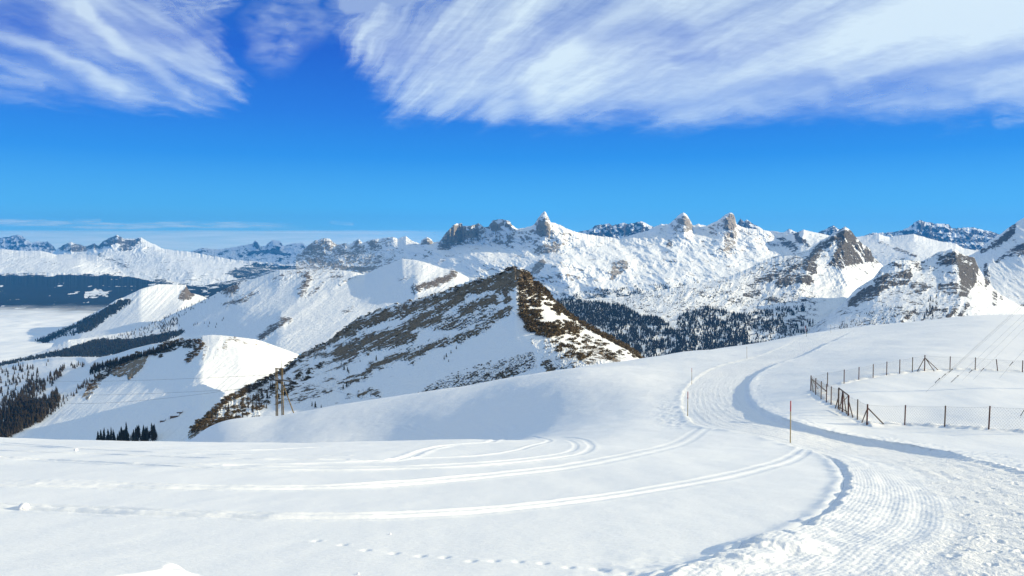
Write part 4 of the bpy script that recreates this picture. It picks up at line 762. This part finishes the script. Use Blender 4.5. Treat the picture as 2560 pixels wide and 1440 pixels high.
# guy ropes of a mast that stands right of the frame
TOP = far(2900,446,76); mb = gp(2850, 1008); mb[0] = TOP[0]; mb[1] = TOP[1]
rm = empty('radio_mast', tuple(mb), 'slim guyed lattice mast standing right of the frame, its long shadow crossing the fenced snow', 'mast')
sg = []; hh = TOP[2]-mb[2]
for q in range(3):
    a = q*2.094; sg.append(([mb+(.22*math.cos(a), .22*math.sin(a), -.5), TOP+(.16*math.cos(a), .16*math.sin(a), .6)], .045))
part('mast_leg', sg, m_wire, rm, 5)
sg = []
for i in range(30):
    for q in range(3):
        a = q*2.094; a2 = ((q+1) % 3)*2.094; z = hh*i/30; z2 = hh*(i+1)/30; sg.append(([mb+(.21*math.cos(a), .21*math.sin(a), z), mb+(.2*math.cos(a2), .2*math.sin(a2), z2)], .02))
part('lattice', sg, m_wire, rm, 4)
for k, (px, py, f0, f1) in enumerate([(2311.6,980,.045,.075),(2327,968,.05,.075),(2335,964,.07,.095),(2377,956,.0,.06),(2402,952,.045,.07),(2431,949,.05,.075),(2497,945,.075,.11),(2547,1046,.01,.06)]):
    b = gp(px, py); tp = TOP-(0,0,.25*k)
    where = ['farthest left guy rope','second guy rope from the left','third guy rope from the left','guy rope with the long thick lower rod','fifth guy rope from the left','sixth guy rope from the left','guy rope coming down beside the tilted fence post','guy rope end at the right edge behind the front fence'][k]
    e = empty('guy_rope', tuple(b), 'thin steel '+where, 'guy rope', 'guy ropes anchored inside the fence')
    part('rope', [([b-(0,0,.1), tp], .0065)], m_wire, e, 4); d = tp-b
    part('turnbuckle', [([b+d*f0, b+d*(f0+(f1-f0)*.6)], .024), ([b+d*(f0+(f1-f0)*.6), b+d*(f0+(f1-f0)*.6+.004)], .045)], m_iron, e, 6)

# lumps of snow
def lump_mesh(r, s):
    import bmesh
    bm = bmesh.new(); bmesh.ops.create_icosphere(bm, subdivisions=3, radius=1)
    for v in bm.verts:
        n = v.co.normalized(); f = r*(1+.30*float(fbm(np.array([n.x*1.7+s]), np.array([n.y*1.7+n.z*2.1]), 3, 401)[0])); v.co = n*f; v.co.z *= .8
    me = bpy.data.meshes.new('snow_lump'); bm.to_mesh(me); bm.free(); me.polygons.foreach_set('use_smooth', [True]*len(me.polygons)); me.materials.append(m_snowb); return me
for px, py, r, lab in [(60,1272,.10,'round snowball lying on the nearest ski track at the far left'),(975,1336,.02,'small lump of snow above the row of paw prints'),(190,1127,.10,'small lump of snow by the far left edge of the near slope'),(895,1436,.018,'tiny crumb of snow at the bottom edge below the paw prints')]:
    b = gp(px, py); o = bpy.data.objects.new('snow_lump', lump_mesh(r, px)); C.objects.link(o); o.location = tuple(b+(0,0,r*.45)); tag(o, lab, 'snow lump')

# huts
def hut(shn, px, py, w, d, h, rot, lab):
    b = at(shn, px, py); e = empty('mountain_hut', tuple(b), lab, 'hut', 'huts half buried in the snow'); e.rotation_euler = (0,0,rot)
    x, y = w/2, d/2; z = h*.55
    V = [(-x,-y,-3),(x,-y,-3),(x,y,-3),(-x,y,-3),(-x,-y,z),(x,-y,z),(x,y,z),(-x,y,z),(-x,0,h),(x,0,h)]
    obj_py('wall', V, [(0,1,5,4),(1,2,6,9,5),(2,3,7,6),(3,0,4,8,7)], m_wall, e)
    a = .8; t = .5; V = []
    for zz in (0, t):
        V += [(-x-a,-y-a,z-.35*a+zz+.05),(x+a,-y-a,z-.35*a+zz+.05),(x+a,0,h+zz+.05),(-x-a,0,h+zz+.05),(-x-a,y+a,z-.35*a+zz+.05),(x+a,y+a,z-.35*a+zz+.05)]
    obj_py('roof', V, [(0,1,2,3)[::-1],(3,2,5,4)[::-1],(6,7,8,9),(9,8,11,10),(0,1,7,6),(1,2,8,7),(2,5,11,8),(5,4,10,11),(4,3,9,10),(3,0,6,9)], m_snowb, e)
hut('snow_dome', 436, 1042, 13, 8, 5, .3, 'largest wooden hut with a snowy roof on the lower left slope'); hut('snow_dome', 449, 1033, 8, 6, 5, .2, 'wooden hut just above and right of the largest hut')
hut('snow_dome', 406, 1054, 7, 5, 4, .1, 'smallest hut, lowest on the slope above the dark clump of trees'); hut('snow_dome', 92, 1001, 16, 9, 6, .1, 'snow-roofed barn at the top edge of the dark forest on the left')
hut('snow_hill_left', 124, 861, 26, 12, 8, .15, 'long low farm building by the edge of the valley fog')

# ------------------------------------------------------------------ trees
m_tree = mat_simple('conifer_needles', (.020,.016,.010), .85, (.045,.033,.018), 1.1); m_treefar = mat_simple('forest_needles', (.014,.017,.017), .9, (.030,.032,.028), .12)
m_bark = mat_simple('bark', (.06,.04,.028), .9, (.10,.07,.05), 6, .01); m_scrub = mat_simple('dwarf_pine_needles', (.055,.036,.016), .9, (.13,.09,.042), .35)
def crown_geo(s, tiers=7, k=9):
    r = random.Random(s); V, Fc = [], []
    for q in range(tiers):
        u = q/tiers; zt = .08+.92*((q+1.45)/(tiers+.45)); zb = .10+.80*u; rad = .20*(1-u)**.85+.02; b = len(V); V.append((r.uniform(-.01,.01), r.uniform(-.01,.01), min(zt, 1)))
        n = 2*k; ph = r.random()*6
        for j in range(n):
            a = ph+2*math.pi*j/n; f = (1 if j % 2 else .52)*r.uniform(.72, 1.15); dz = (-.035 if j % 2 else .02)+r.uniform(-.02,.02)
            V.append((rad*f*math.cos(a), rad*f*math.sin(a), zb+dz))
        V.append((0,0,zb+.03)); c = len(V)-1
        for j in range(n): Fc.append((b, b+1+j, b+1+(j+1) % n)); Fc.append((c, b+1+(j+1) % n, b+1+j))
    return V, Fc
def me_of(name, V, Fc, mat):
    me = bpy.data.meshes.new(name); me.from_pydata(V, [], Fc); me.update(); me.materials.append(mat); return me
crowns = [me_of('crown', *crown_geo(s, 6+s % 3, 7+s % 3), m_tree) for s in range(5)]
tv, tf = [], []; tube(tv, tf, [(0,0,-.08),(0,0,.3),(0,0,.92)], [.022,.017,.004], 6); trunk_me = me_of('trunk', [tuple(v) for v in tv], tf, m_bark)
cand = []      # (apparent size, position, height, cluster)
def scatter(shn, shape, n, h0, h1, cl, dens=None):
    got = 0; tries = 0; xs = [p[0] for p in shape]; ys = [p[1] for p in shape]
    N = n*14; PX_ = rng.uniform(min(xs), max(xs), N); PY_ = rng.uniform(min(ys), max(ys), N)
    ok = inpoly(PX_, PY_, shape)
    if dens is not None: ok &= rng.random(N) < dens(PX_, PY_)
    for px, py in list(zip(PX_[ok], PY_[ok]))[:n]:
        p = at(shn, px, py); h = h0+(h1-h0)*random.random()**1.3; cand.append((h/p[1], p, h, cl))
def line_band(pts, w): 
    up = [(x, y-w) for x, y in pts]; dn = [(x, y+w) for x, y in pts]; return up+dn[::-1]
clus = {'foot':'dark conifer in the clump just above the near snow edge on the left','peakl':'dark conifer on the rocky flank behind the timber mast','peak':'small lone conifer on the shaded snow of the central rocky peak',
 'ridge':'conifer along the wooded rib running down the lower left slope','dark':'dark conifer in the dense forest at the left edge above the near slope','meadow':'scattered conifer on the sunlit snowy meadow at the left edge','meadow2':'conifer in the grove in the middle of the left snowy meadow',
 'belt':'conifer in the dense dark belt above the brown cliff on the left','hill':'conifer in the thin line climbing the left snow slope','edge':'conifer rising behind the crest of the snow field on the right','lone':'lone little conifer on the open left snow slope'}
scatter('snow_dome', [(228,1110),(250,1102),(290,1094),(320,1088),(350,1086),(385,1082),(392,1094),(380,1108),(300,1116),(240,1114)], 44, 16, 28, 'foot'); scatter('snow_dome', [(235,1108),(300,1092),(350,1084),(392,1086),(392,1100),(300,1112)], 50, 6, 14, 'foot')
scatter('rocky_peak', [(500,1075),(520,1045),(560,1020),(600,1000),(640,985),(690,965),(740,950),(735,985),(690,1010),(650,1035),(600,1052),(540,1070)], 46, 6, 13, 'peakl')
scatter('rocky_peak', line_band([(490,1068),(560,1005),(650,960),(700,935)], 5), 26, 4, 8, 'peakl')
for px, py, h in [(853,912,5),(860,926,9),(869,930,8),(872,934,6),(867,968,9),(858,972,7),(940,902,9),(991,870,6),(1032,852,6),(1115,893,6),(1110,899,6),(1127,884,5),(1140,873,5),(1152,862,4),(1121,905,4),(780,1016,7),(788,1020,9),(803,1020,5),(757,946,6),(718,990,12),(668,998,13),(655,992,13),(640,1000,12),(900,905,4),(1080,800,4),(1215,770,4)]:
    p = at('rocky_peak', px, py); cand.append((h/p[1], p, h, 'peak'))
scatter('snow_dome', line_band([(100,1050),(150,1015),(185,985),(215,960),(250,945)], 9), 70, 7, 14, 'ridge')
scatter('snow_dome', [(-10,1105),(-10,1045),(30,1020),(60,1000),(105,1003),(140,985),(152,1000),(125,1035),(95,1060),(50,1080),(20,1100)], 850, 11, 21, 'dark')
scatter('snow_dome', [(-10,925),(60,912),(110,925),(105,960),(60,1000),(-10,1040)], 150, 9, 19, 'meadow')
scatter('snow_dome', [(45,985),(70,962),(105,952),(118,960),(112,980),(80,1000),(30,1020),(-10,1040),(0,1010)], 150, 12, 19, 'meadow2'); scatter('snow_dome', [(118,965),(120,945),(150,925),(162,915),(163,935),(140,950),(130,968)], 42, 12, 19, 'meadow2')
scatter('snow_dome', [(222,936),(232,918),(300,904),(350,889),(400,872),(438,858),(442,866),(400,884),(340,897),(300,914),(262,925),(226,938)], 330, 10, 16, 'belt')
scatter('snow_dome', line_band([(210,915),(228,912),(170,922),(180,910)], 4), 12, 10, 16, 'belt')
for px, py in [(116,915),(185,920),(192,918),(68,925),(120,905),(55,930)]: 
    p = at('snow_dome', px, py); cand.append((12/p[1], p, 12, 'meadow'))
for px, py in [(510,810),(487,812),(484,815),(493,811),(541,812),(539,820),(558,798),(520,818),(448,816),(523,810),(555,803)]:
    p = at('snow_slope_left', px, py); cand.append((16/p[1], p, 16, 'lone'))
scatter('snow_slope_left', line_band([(240,868),(300,850),(360,830),(420,800),(460,778),(520,748),(560,730),(600,712)], 12), 210, 13, 20, 'hill', lambda x, y: .4+.6*(x < 470)); scatter('snow_slope_left', [(395,836),(410,815),(440,795),(448,800),(440,815),(405,838)], 60, 15, 22, 'hill')
scatter('snow_slope_left', line_band([(330,866),(400,850),(455,830)], 8), 120, 13, 18, 'hill')
scatter('mountain_peak_right', [(1965,845),(1990,815),(2020,800),(2048,812),(2045,835),(2000,845)], 40, 14, 26, 'edge'); scatter('mountain_hill_right', [(2095,830),(2105,810),(2125,812),(2118,828)], 10, 10, 18, 'edge')
scatter('mountain_hill_right', [(2310,785),(2320,755),(2340,740),(2345,760),(2330,800),(2308,800)], 26, 14, 20, 'edge')
massf = []
def scatter_far(shn, shape, n, h0, h1, dens=None):
    k = len(cand); scatter(shn, shape, n, h0, h1, 'x', dens); massf.extend(cand[k:]); del cand[k:]
cl_d = lambda f, lo: (lambda x, y: np.clip(lo+2.2*fbm(x/f, y/(f*.6), 3, 411), .02, 1))
scatter_far('mountain_peak_right', [(1385,752),(1418,748),(1500,757),(1560,765),(1600,790),(1640,792),(1662,805),(1700,840),(1700,900),(1600,905),(1520,870),(1440,800)], 4200, 10, 19, lambda x, y: np.where(y < 815, .95, np.clip(.35+1.6*fbm(x/20, y/20, 3, 412), .05, 1)))
scatter_far('mountain_peak_right', [(1690,800),(1710,785),(1760,768),(1800,775),(1860,790),(1870,845),(1870,890),(1690,905)], 2400, 10, 19, lambda x, y: np.clip(.65+1.6*fbm(x/20, y/20, 3, 413), .05, 1))
scatter_far('mountain_peak_right', [(1840,785),(1900,780),(1960,768),(2010,765),(2012,778),(1960,795),(1950,830),(1890,830)], 620, 9, 16, cl_d(18, .6))
scatter_far('mountain_peak_right', [(1860,860),(1900,855),(2000,850),(2040,840),(2040,870),(1860,890)], 340, 9, 17)
scatter_far('mountain_peak_right', [(1440,757),(1700,730),(1900,700),(2010,720),(2020,760),(1850,785),(1700,790),(1640,785)], 800, 4, 10, cl_d(22, .3))
scatter_far('mountain_massif', [(1400,735),(1560,720),(1750,700),(1760,715),(1560,742),(1400,752)], 600, 8, 20, cl_d(22, .25))
scatter_far('mountain_peak_right', [(1440,760),(1700,850),(2000,800),(2030,860),(1700,905),(1600,905)], 900, 9, 17, cl_d(16, .4))
scatter_far('mountain_hill_right', [(2060,840),(2200,760),(2420,780),(2420,800),(2060,860)], 420, 4, 9, cl_d(20, .1))
scatter_far('snow_slope_left', [(-60,916),(0,909),(100,889),(170,872),(240,850),(330,850),(455,828),(460,835),(400,860),(330,882),(250,895),(130,895),(60,904),(0,918),(-60,930)], 1500, 12, 20)
scatter_far('snow_hill_left', [(45,886),(90,851),(180,814),(262,772),(300,750),(335,752),(300,777),(262,802),(230,827),(180,840),(150,842),(60,892)], 700, 14, 24)
cand.sort(key=lambda c: -c[0]); ind, rest = cand[:300], cand[300:]
one = {}
for i, (_, p, h, cl) in enumerate(ind):
    e = empty('conifer_tree', tuple(p), clus[cl], 'conifer', 'conifers: '+clus[cl]); s = h; e.rotation_euler = (0,0,random.random()*6); e.scale = (s*random.uniform(.75,1.15),)*2+(s,)
    for nm, me in (('trunk', trunk_me), ('crown', crowns[i % 5])):
        o = bpy.data.objects.new(nm, me); C.objects.link(o); o.parent = e
def far_tpl(s, k=5):
    r = random.Random(s); V, Fc = [], []
    for zb, zt, rad in ((.05,.55,.20),(.3,.8,.15),(.55,1,.10)):
        b = len(V); V.append((0,0,zt)); ph = r.random()*6
        for j in range(k): a = ph+2*math.pi*j/k; f = r.uniform(.75,1.2); V.append((rad*f*math.cos(a), rad*f*math.sin(a), zb+r.uniform(-.03,.03)))
        for j in range(k): Fc.append((b, b+1+j, b+1+(j+1) % k))
    return np.array(V), np.array(Fc)
def merged(name, items, tpls, mat, label, cat, sq=(1,1)):
    co, lp, n = [], [], 0
    for i, (_, p, h, cl) in enumerate(items):
        V, Fc = tpls[i % len(tpls)]; a = random.random()*6; w = h*random.uniform(.8,1.25)*sq[0]; ca, sa = math.cos(a)*w, math.sin(a)*w
        v = np.empty_like(V); v[:,0] = V[:,0]*ca-V[:,1]*sa; v[:,1] = V[:,0]*sa+V[:,1]*ca; v[:,2] = V[:,2]*h*sq[1]; co.append(v+p); lp.append(Fc+n); n += len(V)
    o = mesh_np(name, np.vstack(co), np.vstack(lp).ravel(), 3, mat, smooth=False); tag(o, label, cat, kind='stuff')
T_ = [far_tpl(s) for s in range(6)]; T2 = [tuple(map(np.array, crown_geo(s, 5, 5))) for s in range(20, 24)]
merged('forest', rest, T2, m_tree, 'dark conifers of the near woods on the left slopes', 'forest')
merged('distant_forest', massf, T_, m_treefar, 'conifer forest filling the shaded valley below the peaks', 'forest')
# dwarf pine scrub on the rocky peak
def bush(s):
    r = random.Random(s); V, Fc = [], []
    for q in range(30):
        a = r.random()*6.28; u = r.random()**.6*.5; z = r.random()**1.2*.62*(1-u); c = np.array([u*math.cos(a), u*math.sin(a), z]); b = len(V)
        for j in range(3): V.append(tuple(c+np.array([r.gauss(0,.13), r.gauss(0,.13), abs(r.gauss(0,.16))-.05])))
        V.append(tuple(c+np.array([r.gauss(0,.05), r.gauss(0,.05), .22]))); Fc += [(b,b+1,b+3),(b+1,b+2,b+3),(b+2,b,b+3)]
    return np.array(V), np.array(Fc)
B_ = [bush(s) for s in range(6)]; keep = cand; cand = []
def scr(shp, n, h0, h1, shn='rocky_peak', dens=None): scatter(shn, shp, n, h0, h1, 'b', dens)
scr([(1297,688),(1330,690),(1350,714),(1372,738),(1405,778),(1398,795),(1375,775),(1352,748),(1350,800),(1335,820),(1302,800),(1296,740)], 430, 3, 6.5, dens=cl_d(11, .4)); scr([(1310,802),(1360,812),(1400,800),(1440,812),(1455,825),(1440,838),(1375,846),(1322,832)], 280, 3, 6.5, dens=cl_d(11, .45))
scr(line_band([(1340,710),(1364,730),(1384,754),(1421,790),(1455,811),(1512,841),(1569,871),(1604,896)], 6), 420, 3, 6)
scr(line_band([(1250,684),(1287,669),(1327,688)], 6), 70, 2, 4); scr(line_band([(756,888),(806,866),(850,834),(900,798),(974,767),(1038,755),(1135,724),(1186,704),(1246,688)], 7), 300, 2, 4.5, dens=cl_d(16, .4))
scr(line_band([(478,1080),(504,1055),(564,1002),(645,962),(709,928),(750,895)], 9), 330, 2.5, 5); scr([(540,1060),(600,1000),(700,950),(770,920),(820,900),(760,960),(680,1010),(600,1050)], 420, 1.5, 4, dens=cl_d(15, .3))
scr([(1375,835),(1450,830),(1560,875),(1590,895),(1500,905),(1400,900)], 170, 2, 5, dens=cl_d(14, .3)); scr([(1040,985),(1120,935),(1220,905),(1330,880),(1340,920),(1200,960)], 260, .8, 1.8, dens=cl_d(16, .2))
scr(line_band([(480,1078),(500,1070),(530,1062),(600,1050)], 8), 120, 2.5, 5)
scr([(375,885),(400,862),(440,852),(500,848),(512,860),(500,885),(470,908),(462,895),(478,870),(440,872),(400,895)], 260, 3, 7, 'snow_dome', cl_d(14, .5)); scr(line_band([(215,975),(250,945),(280,925),(310,905),(350,885)], 9), 150, 3, 7, 'snow_dome'); scr([(395,868),(420,850),(460,846),(470,855),(430,880)], 60, 3, 6, 'snow_dome')
merged('dwarf_pine_scrub', cand, B_, m_scrub, 'brown dwarf pine scrub clinging to the central rocky peak', 'scrub', (1.5, 1.0)); cand = keep
# ------------------------------------------------------------------ camera, light, sky
cam = bpy.data.cameras.new('camera'); co = bpy.data.objects.new('camera', cam); C.objects.link(co)
cam.sensor_width = 36; cam.lens = F/2560*36; cam.clip_start = .3; cam.clip_end = 900000
co.location = (0,0,0); co.rotation_euler = (math.pi/2-TH, 0, 0); bpy.context.scene.camera = co
SUN_EL, SUN_AZ = R(19), R(-6)          # azimuth measured from +X towards +Y
sd = (math.cos(SUN_EL)*math.cos(SUN_AZ), math.cos(SUN_EL)*math.sin(SUN_AZ), math.sin(SUN_EL))
from mathutils import Vector
sl_ = bpy.data.lights.new('sun', 'SUN'); so = bpy.data.objects.new('sun', sl_); C.objects.link(so)
sl_.energy = 4.0; sl_.angle = R(.53); sl_.color = (1,.86,.56); so.rotation_euler = Vector(sd).to_track_quat('Z', 'Y').to_euler(); so.location = (60, 0, 40)
w = bpy.data.worlds.new('World'); bpy.context.scene.world = w; w.use_nodes = True; nt = w.node_tree
sk = nt.nodes.new('ShaderNodeTexSky'); sk.sky_type = 'NISHITA'; sk.sun_disc = False; sk.sun_elevation = SUN_EL; sk.sun_rotation = math.pi/2-SUN_AZ
sk.altitude = 2500; sk.air_density = 1.0; sk.dust_density = .1; sk.ozone_density = 3.0
N_ = nt.nodes.new; LK = nt.links.new
tc = N_('ShaderNodeTexCoord'); sx = N_('ShaderNodeSeparateXYZ'); LK(tc.outputs['Generated'], sx.inputs[0])
# the clear deep blue of a winter sky between the clouds, paler towards the horizon
cr = N_('ShaderNodeValToRGB'); LK(sx.outputs['Z'], cr.inputs[0]); e = cr.color_ramp.elements
SKYC = [(0,(.20,.68,1.0)),(.05,(.075,.50,.97)),(.11,(.010,.28,.86)),(.16,(.008,.18,.76)),(.23,(.006,.10,.62)),(.34,(.012,.12,.48)),(.45,(.03,.11,.36)),(1,(.05,.12,.30))]
e[0].position = 0; e[0].color = SKYC[0][1]+(1,); e[1].position = 1; e[1].color = SKYC[-1][1]+(1,)
for p_, c_ in SKYC[1:-1]: q_ = e.new(p_); q_.color = c_+(1,)
mxs = N_('ShaderNodeMix'); mxs.data_type = 'RGBA'; mxs.inputs['Factor'].default_value = .96
sc_ = N_('ShaderNodeVectorMath'); sc_.operation = 'SCALE'; LK(sk.outputs[0], sc_.inputs[0]); sc_.inputs['Scale'].default_value = .15
sc2 = N_('ShaderNodeVectorMath'); sc2.operation = 'SCALE'; LK(cr.outputs[0], sc2.inputs[0]); sc2.inputs['Scale'].default_value = .60
LK(sc_.outputs[0], mxs.inputs['A']); LK(sc2.outputs[0], mxs.inputs['B'])
# unseen pale cirrus veil above the frame, added as fill light for the snow
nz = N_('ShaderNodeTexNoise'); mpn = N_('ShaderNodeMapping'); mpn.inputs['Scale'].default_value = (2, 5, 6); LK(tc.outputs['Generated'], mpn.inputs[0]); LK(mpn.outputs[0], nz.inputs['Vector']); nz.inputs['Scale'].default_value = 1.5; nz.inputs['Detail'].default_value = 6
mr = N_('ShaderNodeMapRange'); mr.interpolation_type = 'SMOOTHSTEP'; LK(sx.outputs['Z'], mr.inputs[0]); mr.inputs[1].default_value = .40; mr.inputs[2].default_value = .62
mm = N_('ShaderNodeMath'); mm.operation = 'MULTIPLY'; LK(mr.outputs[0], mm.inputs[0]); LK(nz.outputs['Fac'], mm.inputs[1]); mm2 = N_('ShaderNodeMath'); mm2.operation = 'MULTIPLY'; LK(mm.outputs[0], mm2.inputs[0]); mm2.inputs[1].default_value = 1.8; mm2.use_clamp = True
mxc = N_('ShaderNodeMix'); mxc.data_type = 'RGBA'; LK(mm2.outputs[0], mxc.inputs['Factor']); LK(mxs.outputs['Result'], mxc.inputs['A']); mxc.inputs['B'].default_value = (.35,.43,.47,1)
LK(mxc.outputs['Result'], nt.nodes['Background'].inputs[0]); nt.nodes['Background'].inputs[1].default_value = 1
vs = bpy.context.scene.view_settings; vs.view_transform = 'Standard'; vs.look = 'None'; vs.gamma = 1; vs.exposure = .74
